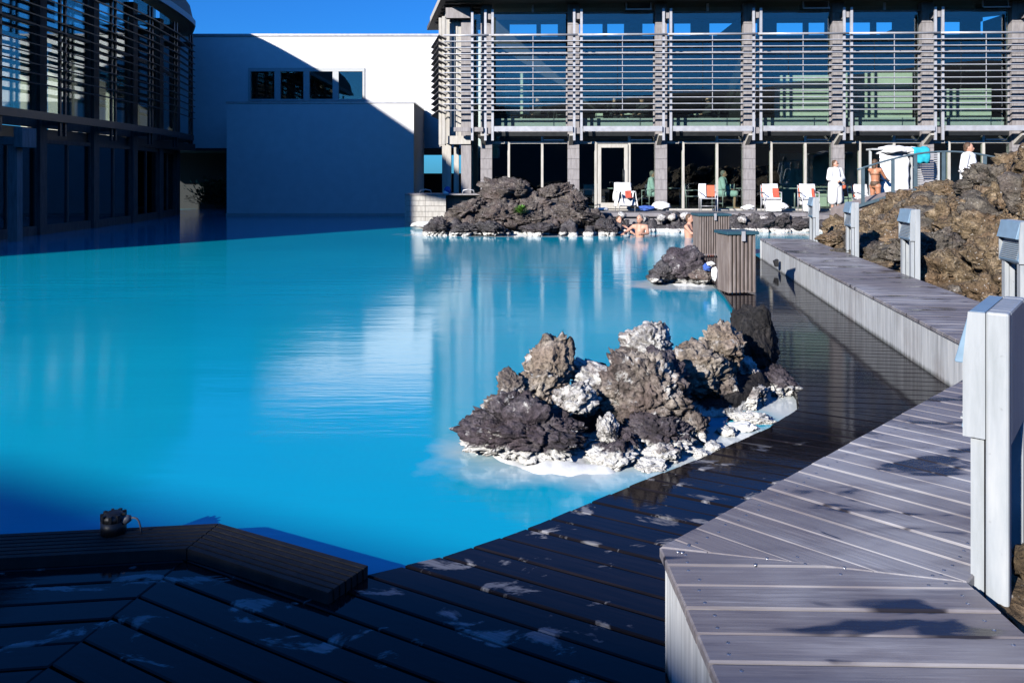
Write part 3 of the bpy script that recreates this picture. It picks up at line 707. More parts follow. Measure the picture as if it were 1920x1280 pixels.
for i in range(len(ys) - 1):
    k = i * NS
    for j in range(NS): m.f.append((k + j, k + (j + 1) % NS, k + NS + (j + 1) % NS, k + NS + j))
e = len(m.v) - NS; m.f += [tuple(range(NS)), tuple(range(e, e + NS))]
m.build('roof', 'soffit_timber', lb)
m = MB()
for i in range(len(ys) - 1):
    p0, p1 = (Vector((lx(y) + 1.07 - max(0, y - 33.5) * .25, y, ev(y) + .09)) for y in (ys[i], ys[i + 1])); m.bar(p0, p1, .035, .23)
m.build('fascia', 'panel_grey', lb)
# timber porch beam at the near end of the wing
pb = thing('porch_frame', 'weathered timber porch beam and post at the left edge of the frame', 'porch', (-12.9, 20.9, 0))
part('beam', 'grey_timber', pb, ((-.7, -.25, 2.42), (.45, .05, 2.62))); part('post', 'grey_timber', pb, ((.02, -.2, -.3), (.26, .04, 2.415))); part('rafter_end', 'grey_timber', pb, ((.30, -.4, 2.35), (.52, .2, 2.85)))

# ---- unseen wing added behind the viewpoint so its roof shades the near deck
e0 = Vector((-3, 4.52, 0)); ed_ = Vector((3.4, -1.5, 0)).normalized(); tt = 20.0 / 1.0
org = e0 + Vector((-.57, -.76, 0)) * tt; hz = .385 * tt
sh = thing('shade_wing', 'unseen dark timber clad wing added behind the viewpoint to shade the near deck', 'building', tuple(org), math.atan2(ed_.y, ed_.x))
part('wall', 'dark_timber', sh, ((-12, -7.5, -1.2), (13, -1.0, hz - .25)))
part('roof', 'soffit_timber', sh, ((-12.6, -8.2, hz - .246), (13.6, 0, hz)))
for i in range(8):
    w_ = part('window', 'light_metal', sh, ((-11 + i * 3, -.998, 3.2), (-9 + i * 3, -.93, 5.8)))
    part('pane', 'dark_glass', w_, ((-10.9 + i * 3, -.93, 3.3), (-9.1 + i * 3, -.92, 5.7)))

# ================================================================== ROCKS
rk = random.Random(5)
# near island: (label, material, px, py, Y, rx px, ry px, depth m, tilt deg)
NEAR = [
 ('broad dark purple grey lava slab at the left end of the near rock island', 'lava_dark', 990, 812, 4.95, 122, 62, .30, 4),
 ('tall pale tan lava rock standing highest on the left of the near island', 'lava_tan', 1036, 692, 5.45, 46, 66, .17, 14),
 ('tan and grey rock supporting the tall pale one on the near island', 'lava_tan', 1005, 735, 5.35, 52, 40, .18, -10),
 ('small dark brown rock left of the tall pale one', 'lava_mixed', 962, 728, 5.25, 30, 34, .12, 10),
 ('white crusted rock wedged above the broad dark slab', 'lava_white', 1072, 752, 5.12, 50, 36, .15, -28),
 ('smooth white slab leaning behind the crusted white rock', 'lava_white', 1122, 708, 5.55, 54, 26, .16, 22),
 ('black shaded rock between the tall pale rock and the white slab', 'lava_black', 1095, 690, 5.85, 40, 16, .14, 0),
 ('big brown and grey lava boulder in the middle of the near island', 'lava_mixed', 1205, 745, 5.30, 84, 84, .30, 0),
 ('dark grey cracked lobe below the big middle boulder', 'lava_dark', 1235, 818, 5.05, 74, 54, .24, 0),
 ('purple brown knob on top of the big middle boulder', 'lava_dark', 1240, 700, 5.45, 46, 46, .18, 12),
 ('pale capped rock behind the middle boulder', 'lava_white', 1222, 646, 6.05, 52, 36, .20, 8),
 ('dark rough rock left of the pale capped one at the back', 'lava_mixed', 1180, 678, 5.95, 34, 26, .16, 0),
 ('tan brown lava shelf right of the middle boulder', 'lava_tan', 1298, 700, 5.85, 66, 52, .22, -6),
 ('mushroom shaped tan rock with a pale rim, highest on the right', 'lava_tan', 1352, 648, 6.05, 48, 46, .20, -18),
 ('ragged brown stem under the mushroom shaped rock', 'lava_mixed', 1352, 708, 5.95, 36, 46, .16, 0),
 ('smooth black boulder at the back right of the near island', 'lava_black', 1414, 645, 6.65, 46, 72, .26, -8),
 ('grey and white rock below the smooth black boulder', 'lava_white', 1402, 702, 6.25, 28, 32, .14, -20),
 ('dark brown rock with a white foot at the right tip of the near island', 'lava_dark', 1456, 716, 6.3, 38, 32, .18, -12),
 ('white sloping rock at the right of the dark hollow', 'lava_white', 1404, 750, 5.95, 42, 20, .16, -22),
 ('long flat brown rock lying at the water edge by the deck', 'lava_dark', 1406, 786, 5.55, 44, 15, .10, 0),
 ('small white hump in the water beside the deck', 'silica', 1386, 802, 5.38, 30, 11, .09, -8),
 ('small round black stone in the water beside the deck', 'lava_black', 1362, 812, 5.28, 19, 13, .07, 0),
 ('brown ragged rock at the right foot of the dark lobe', 'lava_mixed', 1296, 802, 5.15, 32, 36, .14, 0),
 ('white topped rock at the front foot of the near island', 'lava_white', 1236, 850, 4.78, 34, 22, .11, -4),
 ('red brown low rock under the white topped one', 'lava_dark', 1222, 876, 4.68, 40, 16, .10, 4),
 ('dark rock streaked white left of the white topped one', 'lava_dark', 1148, 862, 4.72, 48, 30, .13, -14),
 ('mottled cream and black stone between the slab and the middle boulder', 'lava_white', 1140, 812, 4.92, 22, 28, .09, 0),
 ('narrow dark stone beside the mottled cream one', 'lava_dark', 1180, 838, 4.85, 24, 30, .09, 20),
 ('small white and dark stone at the far left tip of the near island', 'lava_white', 905, 782, 5.1, 22, 20, .10, 0),
 ('ragged dark stone above the left tip of the near island', 'lava_mixed', 930, 762, 5.2, 26, 22, .10, 0),
 ('low dark stone at the left water line of the near island', 'lava_dark', 893, 822, 5.0, 26, 24, .12, 0),
 ('small brown stone in the shallow water by the deck edge', 'lava_dark', 1312, 852, 4.88, 20, 12, .07, 0),
 ('smallest wet stone touching the deck edge', 'lava_black', 1336, 838, 5.0, 14, 11, .06, 0),
]
for i, (lab, mat, px, py, Y, rx, ry, dep, tilt) in enumerate(NEAR):
    me = rock_mesh('lava_rock', 100 + i, mat, 6 if rx > 70 else 5, 0.10 if mat in ('lava_black', 'silica') else 0.165, 4 if mat == 'lava_black' else 8)
    c = P(px, py, Y); s = Y / F
    o = put_rock(me, 'lava_rock', c, (rx * s * 1.02, dep, ry * s * 1.04), (0, R(tilt), 0), lab, 'rocks of the near island')
# hidden core keeps the pile solid
for k, (x, y, z, a, b, c) in enumerate(((1.0, 5.75, -.08, .75, .32, .30), (1.6, 6.1, -.08, .5, .32, .28), (.3, 5.25, -.08, .45, .25, .16))):
    put_rock(rock_mesh('lava_rock', 300 + k, 'lava_black', 4, .12), 'lava_rock', (x, y, z), (a, b, c), (0, 0, .75),
             ('dark lava bed rock showing in the hollow of the near island', 'black bed rock under the right end of the near island', 'black bed rock under the left slab of the near island')[k], 'rocks of the near island')
def crust(name, label, pts, z=WATER, h=0.05, seed=1):
    # rim of white silica, an irregular low shelf at the water line
    m = MB(); n = len(pts); rings = 7; N = 72; ctr = sum((Vector(p) for p in pts), Vector((0, 0))) / n
    def outline(t):
        t = (t % 1) * n; i = int(t); f = t - i; p0, p1, p2, p3 = (Vector(pts[(i + k) % n]) for k in (-1, 0, 1, 2))
        return 0.5 * (2 * p1 + (p2 - p0) * f + (2 * p0 - 5 * p1 + 4 * p2 - p3) * f * f + (3 * p1 - p0 - 3 * p2 + p3) * f ** 3)
    for r in range(rings):
        k = 1 - r / rings
        for j in range(N):
            q = ctr + (outline(j / N) - ctr) * k; w = noise.noise(Vector((q.x * 5, q.y * 5, seed))) + .5 * noise.noise(Vector((q.x * 14, q.y * 14, seed)))
            q = q + (q - ctr).normalized() * w * .05 * (1 if r == 0 else 0)
            m.v.append(Vector((q.x, q.y, z - .05 + (0.05 + h * (.35 + 1.0 * w)) * min(1, r / 2.2 + .0))))
    m.v.append(Vector((ctr.x, ctr.y, z + h)))
    for r in range(rings - 1):
        for j in range(N): a = r * N + j; b = r * N + (j + 1) % N; m.f.append((a, b, b + N, a + N))
    for j in range(N): m.f.append(((rings - 1) * N + j, (rings - 1) * N + (j + 1) % N, len(m.v) - 1))
    m.smooth = True; return tag(m.build(name, 'silica'), label, 'mineral crust')
def gw(*l): return [G(px, py, WATER).xy for px, py in l]
crust('silica_crust', 'white silica crust along the water line of the near island', gw((868, 842), (930, 880), (1000, 905), (1080, 912), (1150, 902), (1200, 892), (1230, 860), (1150, 800), (1000, 760), (900, 790)), h=.040, seed=1)
crust('silica_crust', 'pale silica shelf in the shallow water at the right tip of the near island', gw((1330, 835), (1400, 808), (1465, 778), (1492, 748), (1488, 728), (1440, 725), (1380, 760)), h=-.004, seed=4)
crust('silica_crust', 'white silica rim around the small islet by the slatted bins', gw((1208, 527), (1250, 536), (1300, 540), (1345, 538), (1346, 522), (1280, 508), (1220, 512)), h=.05, seed=2)
# small islet
for i, (lab, px, py, Y, rx, ry, dep, mat) in enumerate((
    ('rounded purple brown rock, the main one of the small islet by the bins', 1288, 500, 12.7, 42, 32, .36, 'lava_dark'),
    ('knobbly grey rock on the left of the small islet', 1246, 512, 12.6, 26, 18, .25, 'lava_shore'),
    ('tiny grey stone at the left tip of the small islet', 1226, 522, 12.5, 16, 8, .14, 'lava_shore'),
    ('grey green stone at the right foot of the small islet', 1316, 518, 12.5, 22, 16, .2, 'lava_mixed'))):
    put_rock(rock_mesh('lava_rock', 400 + i, mat, 4, .15), 'lava_rock', P(px, py, Y), (rx * Y / F * 1.1, dep, ry * Y / F * 1.1), (0, 0, 0), lab, 'rocks of the small islet')
# far island: large ones then a scatter
FAR = [('long dark crest rock on top of the far rock island', 965, 368, 24.0, 62, 30, .8, 'lava_far', 8), ('jutting top rock at the right of the far island crest', 1040, 362, 24.0, 40, 18, .5, 'lava_far', -14),
 ('brown block sloping down the right side of the far island', 1072, 380, 23.9, 42, 20, .5, 'lava_far', 24), ('broad grey rock in the middle front of the far island', 935, 405, 23.3, 52, 26, .6, 'lava_far', -10),
 ('dark brown rock at the left shoulder of the far island', 880, 395, 23.6, 42, 20, .5, 'lava_far', -16), ('knobbly rock beside the green plant on the far island', 1000, 385, 23.6, 34, 22, .5, 'lava_far', 0),
 ('brown lumpy rock below the green plant on the far island', 985, 412, 23.2, 40, 18, .4, 'lava_far', 0), ('wide brown rock on the right front of the far island', 1065, 405, 23.3, 46, 20, .5, 'lava_far', 6),
 ('long black wet rock reaching right from the far island', 1105, 412, 23.4, 40, 14, .45, 'lava_black', 14), ('round dark grey boulder at the right tip of the far island', 1138, 426, 22.9, 22, 17, .35, 'lava_shore', 0),
 ('blue grey slab at the water line in the middle of the far island', 1015, 428, 22.8, 36, 12, .35, 'lava_shore', 0), ('dark grey stone at the left tip of the far island', 828, 428, 22.9, 28, 18, .4, 'lava_shore', 0),
 ('grey stone at the left water line of the far island', 872, 430, 22.8, 28, 12, .35, 'lava_shore', 0), ('slate grey stone at the front of the far island', 922, 430, 22.7, 30, 13, .35, 'lava_shore', 6)]
for i, (lab, px, py, Y, rx, ry, dep, mat, tilt) in enumerate(FAR):
    put_rock(rock_mesh('lava_rock', 500 + i, mat, 5, .22), 'lava_rock', P(px, py, Y), (rx * Y / F * .98, dep, ry * Y / F * .98), (0, R(tilt), 0), lab, 'rocks of the far island')
pool = [rock_mesh('lava_rock', 600 + i, 'lava_far', 3, .2) for i in range(6)] + [rock_mesh('lava_rock', 610 + i, 'lava_shore', 3, .18) for i in range(4)]
def prof(px):
    pts = [(795, 432), (830, 412), (870, 388), (915, 362), (945, 345), (985, 350), (1020, 352), (1050, 358), (1085, 385), (1120, 402), (1155, 425), (1165, 436)]
    for (a, b), (c, d) in zip(pts, pts[1:]):
        if a <= px <= c: return b + (d - b) * (px - a) / (c - a)
    return 436
for i in range(110):
    px = rk.uniform(803, 1158); top = prof(px); py = rk.uniform(top + 6, 438); t_ = (py - top) / max(1, 438 - top); Y = 24.2 - 1.5 * t_
    r = rk.uniform(7, 17); low = py > 424
    me = rk.choice(pool[6:] if low else pool[:6])
    put_rock(me, 'lava_rock', P(px, py, Y), (r * Y / F * 1.2, r * Y / F, r * Y / F * rk.uniform(.7, 1.0)), (rk.uniform(0, 6), rk.uniform(0, 6), rk.uniform(0, 6)),
             '%s %s on the %s of the far island' % ('small' if r < 10 else 'larger' if r > 14 else 'middling', 'grey water line stone' if low else 'brown rock heaped ' + ('low' if t_ > .5 else 'high'), 'left end' if px < 890 else 'left middle' if px < 970 else 'right middle' if px < 1060 else 'right end'), 'water line stones of the far island' if low else 'heaped rocks of the far island')
put_rock(rock_mesh('lava_rock', 640, 'lava_far', 4, .15), 'lava_rock', (.35, 23.9, .1), (2.1, 1.0, .7), (0, 0, 0), 'dark bed rock between the heaped stones of the far island', 'rocks of the far island')
crust('silica_crust', 'white silica line along the water edge of the far island', gw((800, 437), (860, 441), (950, 443), (1050, 443), (1120, 442), (1162, 437), (1120, 430), (950, 428), (840, 430)), h=.07, seed=3)
# shore rocks under the terrace
for i in range(120):
    x = rk.uniform(2.9, 11.2); f = rk.random(); y = 24.15 + f * 1.0; r = rk.uniform(.10, .24); z = WATER + f * .36
    if x > 9.2: y -= 1.6
    white = rk.random() < .16
    me = rk.choice(pool[6:])
    put_rock(me, 'shore_rock', (x, y, z), (r * 1.25, r, r * .85), (rk.uniform(0, 6), rk.uniform(0, 6), rk.uniform(0, 6)), '%s grey stone %s on the bank below the %s' % ('small' if r < .15 else 'large' if r > .2 else 'middling', 'at the water' if f < .4 else 'by the kerb' if f > .7 else 'half way up', 'glass door' if x < 4.4 else 'chair right of the door' if x < 6.6 else 'two white draped chairs' if x < 9.2 else 'footbridge'), 'stones on the bank below the terrace')
wme = rock_mesh('lava_rock', 660, 'lava_white', 3, .15)
for i, px in enumerate((1165, 1206, 1240, 1262, 1282, 1392, 1432, 1470)):
    put_rock(wme, 'shore_rock', P(px, 404 + (i * 7) % 9, 24.5), (.16, .13, .12), (0, 0, i), 'white crusted stone on the bank below the terrace kerb', 'white stones on the bank below the terrace')
m = MB(); m.span((1.9, 24.35, -.8), (9.4, 25.2, .12)); tag(m.build('bank', 'lava_shore'), kind='structure')
for i, (px, py, rx, ry) in enumerate(((1468, 412, 16, 14), (1440, 420, 20, 9), (1500, 418, 22, 12), (1545, 420, 24, 10))):
    Y = 22.6; put_rock(rock_mesh('lava_rock', 670 + i, 'lava_shore', 4, .15), 'shore_rock', P(px, py, Y), (rx * Y / F, .3, ry * Y / F), (0, 0, 0),
      ('pointed blue grey stone in the far channel', 'flat grey stone left of the pointed one in the channel', 'low grey stone in the channel before the leftmost bollard', 'dark stone in the channel right of the leftmost bollard')[i], 'stones in the far channel')
# rocks on the right hand slope
pool2 = [rock_mesh('slope_rock', 700 + i, 'lava_brown', 4, .22) for i in range(7)] + [rock_mesh('slope_rock', 720 + i, 'lava_brown_grey', 4, .12, 10) for i in range(4)]
cnt = 0
for i in range(1500):
    y = rk.uniform(6.5, 19.5); e = rk.uniform(.22, 4.2); x = 3.26 + 0.93 + (y - 5.375) * .156 + e
    if x / y > .66 or cnt >= 330 or (.52 < x / y < .59 and y > 14): continue
    z = mound_h(x, y)
    if z < 0: continue
    r = rk.choice((.10, .13, .16, .2, .26, .32)); r *= rk.uniform(.8, 1.15) * (1 if e > .5 else .6)
    grey = rk.random() < .22; me = rk.choice(pool2[7:] if grey else pool2[:7])
    put_rock(me, 'slope_rock', (x, y, z + r * .25), (r * 1.2, r, r * .85), (rk.uniform(-.6, .6), rk.uniform(-.6, .6), rk.uniform(0, 6)),
       '%s %s %s the slope behind the %s bollard' % ('small' if r < .14 else 'large' if r > .22 else 'middling', 'smooth grey slab' if grey else 'rough brown lava rock', 'at the foot of' if e < 1 else 'half way up' if e < 2.4 else 'high on', 'second nearest' if y < 9 else 'middle' if y < 11.6 else 'second farthest' if y < 14.3 else 'farthest'), 'grey slabs on the lava slope' if grey else 'brown rocks on the lava slope'); cnt += 1
for i, (px, py, Y, rx, ry, lab) in enumerate(((1880, 340, 14.5, 70, 45, 'large dark rock crowning the lava slope at the right edge'), (1770, 360, 17.0, 40, 22, 'brown knobbed rock on the crest left of the robed man'), (1700, 375, 18.0, 45, 22, 'pale brown rock on the crest below the bridge'),
       (1625, 420, 17.5, 40, 26, 'dark brown rock at the left end of the lava slope'), (1740, 470, 11.0, 55, 50, 'smooth grey slab standing in the lava slope between two bollards'), (1640, 480, 13.0, 50, 34, 'broad grey brown rock low on the slope right of the second bollard'), (1570, 452, 15.2, 34, 14, 'brown rock lying by the end of the boardwalk'), (1830, 440, 11.5, 60, 40, 'orange brown lump in the middle of the lava slope'))):
    put_rock(rock_mesh('slope_rock', 740 + i, 'lava_brown_grey' if i in (0, 4, 5) else 'lava_brown', 5, .2), 'slope_rock', P(px, py, Y), (rx * Y / F, .5, ry * Y / F), (0, 0, i * .4), lab)
# slate slabs and stones by the nearest bollard
for i, (x, y, a, b, rz) in enumerate(((1.66, 2.36, .17, .12, .3), (1.62, 2.08, .15, .14, -.2), (1.95, 2.25, .16, .16, .7))):
    m = MB(); n = 6; rr = random.Random(80 + i)
    m.prism([(math.cos(6.283 * k / n) * a * rr.uniform(.8, 1.2), math.sin(6.283 * k / n) * b * rr.uniform(.8, 1.2)) for k in range(n)], 0, .03)
    o = m.build('slate_slab', 'slate'); bevel(o, .004); o.location = (x, y, .345); o.rotation_euler = (0, 0, rz)
    tag(o, ('dark slate slab next to the foot of the nearest bollard', 'dark slate slab at the right edge of the near boardwalk', 'dark slate slab behind the nearest bollard')[i], 'slate', 'slate slabs by the nearest bollard')
for i, (x, y, z, s) in enumerate(((1.62, 2.50, .42, .085), (1.72, 2.52, .50, .09), (1.82, 2.4, .40, .1))):
    put_rock(rock_mesh('slope_rock', 760 + i, 'lava_brown', 4, .15), 'slope_rock', (x, y, z), (s, s, s * .7), (0, 0, i), ('brown stone at the foot of the nearest bollard', 'brown stone stacked behind the nearest bollard', 'brown stone right of the nearest bollard')[i])

# ================================================================== BOLLARD LIGHTS
def bollard_parts(root):
    # local: lamp faces -x, width along y, .15 thick in x ; z from 0 (walk level)
    H = .81
    m = MB(); m.span((0, -.21, -.2), (.062, -.155, H)); m.span((0, .155, -.2), (.062, .21, H)); m.span((.0, -.156, .40), (.062, .156, H - .0005)); bevel(m.build('post', 'lamp_paint', root), .008)
    prof = [(-.002, H - .003), (-.045, H - .003), (-.085, H - .16), (-.082, H - .165), (-.03, H - .165), (-.024, H - .19), (-.066, H - .36), (-.05, H - .385), (-.002, H - .385)]
    m = MB(); m.profile(prof, (0, -.2, 0), X_, Y_, Z_, .4); hd = bevel(m.build('lamp_head', 'lamp_head_paint', root), .004)
    for k in range(9):
        f = (k + .5) / 9; m = MB(); m.box((-.026 - .040 * f - .004, 0, H - .195 - .155 * f), (.010, .34, .006)); m.build('louvre', 'lamp_paint', hd)
    for s in (-1, 1):
        m = MB(); m.profile([(0, H - .004), (-.046, H - .004), (-.06, H - .16), (-.06, H - .385), (0, H - .385)], (0, s * .2015 - (.012 if s < 0 else 0), 0), X_, Y_, Z_, .012); m.build('end_cap', 'lamp_paint', hd)
    m = MB(); m.span((-.042, -.19, -.2), (-.006, -.125, H - .39)); m.span((-.042, .125, -.2), (-.006, .19, H - .39)); m.build('inner_post', 'lamp_paint', root)
near_dir = math.atan2(.32, .25)
BL = [((1.56, 2.616), 38, 'nearest and largest pale grey bollard light at the right edge of the boardwalk'), ((4.66, 7.5), 90 - 81, 'pale grey bollard light second nearest, before the lava slope'), ((4.95, 10.1), 8, 'pale grey bollard light in the middle of the row of five'),
      ((5.34, 12.75), 9, 'pale grey bollard light second farthest along the boardwalk'), ((5.84, 15.7), 9, 'farthest pale grey bollard light at the end of the boardwalk')]
proto = None
for (x, y), deg, lab in BL:
    t = thing('bollard_light', lab, 'bollard', (x, y, WALK), R(-deg), 'bollard lights along the boardwalk')
    if proto is None: bollard_parts(t); proto = t
    else:
        for ch in [c for c in bpy.data.objects if c.parent == proto]:
            c = ch.copy(); COL.objects.link(c); c.parent = t
            for g2 in [q for q in bpy.data.objects if q.parent == ch]:
                d = g2.copy(); COL.objects.link(d); d.parent = c

# ================================================================== SLATTED BINS
def slat_bin(loc, rz, w, d, h, nsl, label):
    t = thing('slatted_bin', label, 'bin', loc, rz, 'slatted bins on the low deck')
    m = MB(); m.span((-w / 2 + .03, -d / 2 + .03, .05), (w / 2 - .03, d / 2 - .03, h - .05)); m.build('liner', 'black_plastic', t)
    sw = w / nsl
    for i in range(nsl):
        for y in (-d / 2, d / 2 - .024):
            m = MB(); m.span((-w / 2 + sw * i + sw * .20, y, .02), (-w / 2 + sw * (i + 1) - sw * .20, y + .024, h - .05)); bevel(m.build('slat', 'brown_slat', t), .004)
    n2 = max(3, int(d / sw))
    for i in range(n2):
        for x in (-w / 2 - .0, w / 2 - .024):
            a = -d / 2 + .03 + (d - .06) * i / n2; m = MB(); m.span((x, a, .02), (x + .022, a + (d - .06) / n2 * .8, h - .05)); m.build('slat', 'brown_slat', t)
    m = MB(); m.prism([(-w / 2 - .03, -d / 2 - .03), (w / 2 + .03, -d / 2 - .03), (w / 2 + .03, d / 2 + .03), (-w / 2 - .03, d / 2 + .03)], h - .045, h); lid = bevel(m.build('lid', 'bin_lid', t), .008)
    m = MB(); m.span((-.025, -d / 2 - .045, h - .13), (.025, -d / 2 - .024, h + .005)); m.build('latch', 'light_metal', lid)
    return t
slat_bin((3.13, 11.32, 0), R(8), .40, .42, .86, 7, 'nearer slatted wooden bin with blue green lid and pale latch')
slat_bin((4.06, 16.55, 0), R(4), .62, .5, .86, 13, 'farther and wider slatted wooden bin at the end of the low deck')
wl = thing('wall_light', 'small dark lamp fixed low on the side of the boardwalk', 'lamp', (4.47, 13.62, .10), a3)
m = MB(); m.profile([(0, 0), (-.05, .0), (-.075, .09), (-.02, .12), (0, .12)], (0, -.07, 0), X_, Y_, Z_, .14); m.build('housing', 'black_plastic', wl)

# pump head with cable on the deck edging
pc = P(216, 988, 3.60); pu = thing('pump_head', 'small black ribbed fitting with a curved cable on the shaded deck edge', 'pump', (pc.x, 3.585, .045))
s_ = 3.6 / F
m = MB(); m.tube([(0, 0, 0), (0, 0, .055)], .053, 18); m.build('body', 'black_plastic', pu)
m = MB(); m.tube([(0, 0, .0555), (0, 0, .075), (0, 0, .088), (0, 0, .092)], [.050, .050, .036, .02], 18); cp = m.build('cap', 'black_plastic', pu)
for k in range(9):
    a = 6.283 * k / 9; m = MB(); m.box((math.cos(a) * .046, math.sin(a) * .046, .073), (.014, .012, .030), Matrix.Rotation(a, 3, 'Z')); m.build('rib', 'black_plastic', cp)
m = MB(); m.tube([(.045, 0, .055), (.066, 0, .062), (.075, 0, .064)], [.022, .017, .013], 12); m.build('gland', 'cable_grey', pu)
m = MB(); m.tube([(.072, 0, .064), (.090, 0, .066), (.103, 0, .062), (.112, 0, .050), (.118, 0, .030), (.124, 0, .0)], .0042, 8); m.build('cable', 'cable_grey', pu)

# ================================================================== PEOPLE
def remesh(o, v):
    r = o.modifiers.new('remesh', 'REMESH'); r.mode = 'VOXEL'; r.voxel_size = v; r.use_smooth_shade = True
    s = o.modifiers.new('smooth', 'SMOOTH'); s.factor = 0.5; s.iterations = 3; return o
def hand(m, w, d, side, s):
    d = d.normalized(); lat = d.cross(Vector((0, 0, 1)))
    if lat.length < .1: lat = Vector((0, 1, 0))
    lat.normalize(); nrm = lat.cross(d)
    m.cap(w, w + d * .075 * s, .026 * s, .030 * s, 8)
    for k, (o, L) in enumerate(((-.030, .058), (-.011, .075), (.010, .070), (.029, .052))):
        a = w + d * .085 * s + lat * o * s; b = a + d * L * .55 * s; c = b + (d * .8 - nrm * .6).normalized() * L * .5 * s
        m.cap(a, b, .0105 * s, .0098 * s, 6); m.cap(b, c, .0098 * s, .008 * s, 6)
    a = w + d * .025 * s + lat * .028 * s * side; b = a + (d + lat * side * .9).normalized() * .045 * s; m.cap(a, b, .0125 * s, .011 * s, 6); m.cap(b, b + d * .03 * s, .011 * s, .009 * s, 6)
def person(label, loc, rz, J, H=1.68, skin='skin', hair='hair_brown', clothes=(), vox=.011, group=None, long_hair=False, shades=False):
    """J: joint dict in metres for a 1.7 m figure facing -y."""
    s = H / 1.70; t = thing('person', label, 'person', loc, rz, group); j = {k: Vector(v) * s for k, v in J.items() if k not in ('yaw', 'toe', 'hem')}
    m = MB()
    hd = j['head']; look = Vector((math.sin(J_yaw(J)), -math.cos(J_yaw(J)), 0)); side_ = Vector((look.y, -look.x, 0))
    m.ball(hd, (.077 * s, .092 * s, .118 * s), 16, 12); m.ball(hd + look * .022 * s - Z_ * .052 * s, (.060 * s, .068 * s, .065 * s), 12, 9)
    m.cap(hd + look * .088 * s + Z_ * .004 * s, hd + look * .106 * s - Z_ * .026 * s, .010 * s, .015 * s, 8)
    for e in (-1, 1): m.ball(hd + side_ * .078 * s * e - Z_ * .008 * s, (.016 * s, .022 * s, .032 * s), 8, 7)
    m.ball(hd + look * .085 * s - Z_ * .064 * s, (.024 * s, .016 * s, .012 * s), 8, 6)
    m.cap(hd - Z_ * .08 * s, j['neck'], .052 * s, .060 * s)
    m.cap(j['neck'] - Z_ * .05 * s, j['chest'], .10 * s, .135 * s); m.cap(j['chest'], j['waist'], .135 * s, .115 * s); m.cap(j['waist'], j['pelvis'], .118 * s, .135 * s)
    for q in 'lr':
        e = 1 if q == 'l' else -1
        if 'sh' + q in j:
            m.cap(j['neck'] - Z_ * .04 * s, j['sh' + q], .065 * s, .058 * s); m.cap(j['chest'] + Z_ * .05 * s, j['sh' + q], .10 * s, .05 * s)
            m.cap(j['sh' + q], j['el' + q], .052 * s, .041 * s); m.cap(j['el' + q], j['wr' + q], .041 * s, .027 * s); hand(m, j['wr' + q], j['wr' + q] - j['el' + q], -e, s)
        if 'hp' + q in j:
            m.cap(j['pelvis'], j['hp' + q], .125 * s, .10 * s); m.cap(j['hp' + q], j['kn' + q], .086 * s, .058 * s); m.cap(j['kn' + q], j['an' + q], .056 * s, .036 * s)
            f = j['an' + q]; dr = Vector((J.get('toe', (0, -1, 0)))).normalized()
            m.cap(f - Z_ * .045 * s, f + dr * .15 * s - Z_ * .055 * s, .036 * s, .026 * s)
    body = remesh(m.build('body', skin, t), vox)
    m = MB(); m.ball(hd - look * .016 * s + Z_ * .030 * s, (.087 * s, .096 * s, .104 * s), 16, 10)
    m.ball(hd - look * .05 * s - Z_ * (.02 if not long_hair else .08) * s, (.07 * s, .052 * s, (.09 if not long_hair else .13) * s), 12, 9); 
    hr = remesh(m.build('hair', hair, t), .012)
    hr.location = -look * .012 * s
    for e in (-1, 1):
        m = MB(); q = hd + look * .086 * s + side_ * .031 * s * e + Z_ * .010 * s
        m.ball(q, (.024 * s, .012 * s, .016 * s) if shades else (.011 * s, .008 * s, .008 * s), 10, 7); m.build('lens' if shades else 'eye', 'cloth_black', t)
    for kind, mat in clothes:
        m = MB()
        if kind == 'robe':
            pv = j['pelvis']; m.cap(j['neck'] - Z_ * .07 * s, j['chest'], .15 * s, .175 * s); m.cap(j['chest'], pv, .175 * s, .185 * s)
            hem = J.get('hem'); 
            if hem: 
                for dx in (-.07, .07): m.cap(pv + X_ * dx * s, Vector(hem) * s + X_ * dx * 1.4 * s, .165 * s, .15 * s)
            for q in 'lr':
                m.cap(j['sh' + q], j['el' + q], .095 * s, .088 * s); m.cap(j['el' + q], j['wr' + q] + (j['el' + q] - j['wr' + q]) * .25, .086 * s, .08 * s); m.cap(j['neck'] - Z_ * .03 * s, j['sh' + q], .095 * s, .092 * s)
                if not hem and 'hp' + q in j: m.cap(pv, j['hp' + q], .18 * s, .14 * s); m.cap(j['hp' + q], j['kn' + q], .135 * s, .115 * s)
            if 'hem' in J and J.get('legs'): pass
            m.tube([pv + Vector((math.cos(a) * .20, math.sin(a) * .20, .10)) * s for a in [R(20 * k) for k in range(19)]], .022 * s, 8, False)
            remesh(m.build('robe', mat, t), .013)
        elif kind == 'trunks':
            pv = j['pelvis']; m.cap(pv + Z_ * .06 * s, pv, .142 * s, .15 * s)
            for q in 'lr': m.cap(pv, j['hp' + q], .14 * s, .122 * s); m.cap(j['hp' + q], j['hp' + q].lerp(j['kn' + q], .45), .108 * s, .098 * s)
            remesh(m.build('shorts', mat, t), .013)
        elif kind == 'bikini':
            pv = j['pelvis']; m.cap(pv + Z_ * .03 * s, pv - Z_ * .03 * s, .147 * s, .12 * s); remesh(m.build('swim_briefs', mat, t), .013)
            m = MB(); ch = j['chest']; m.tube([ch + Vector((math.cos(a) * .140, math.sin(a) * .137, .0)) * s for a in [R(20 * k) for k in range(19)]], .014 * s, 8, False); m.build('bikini_strap', mat, t)
    return t
def J_yaw(J): return J.get('yaw', (0,))[0]
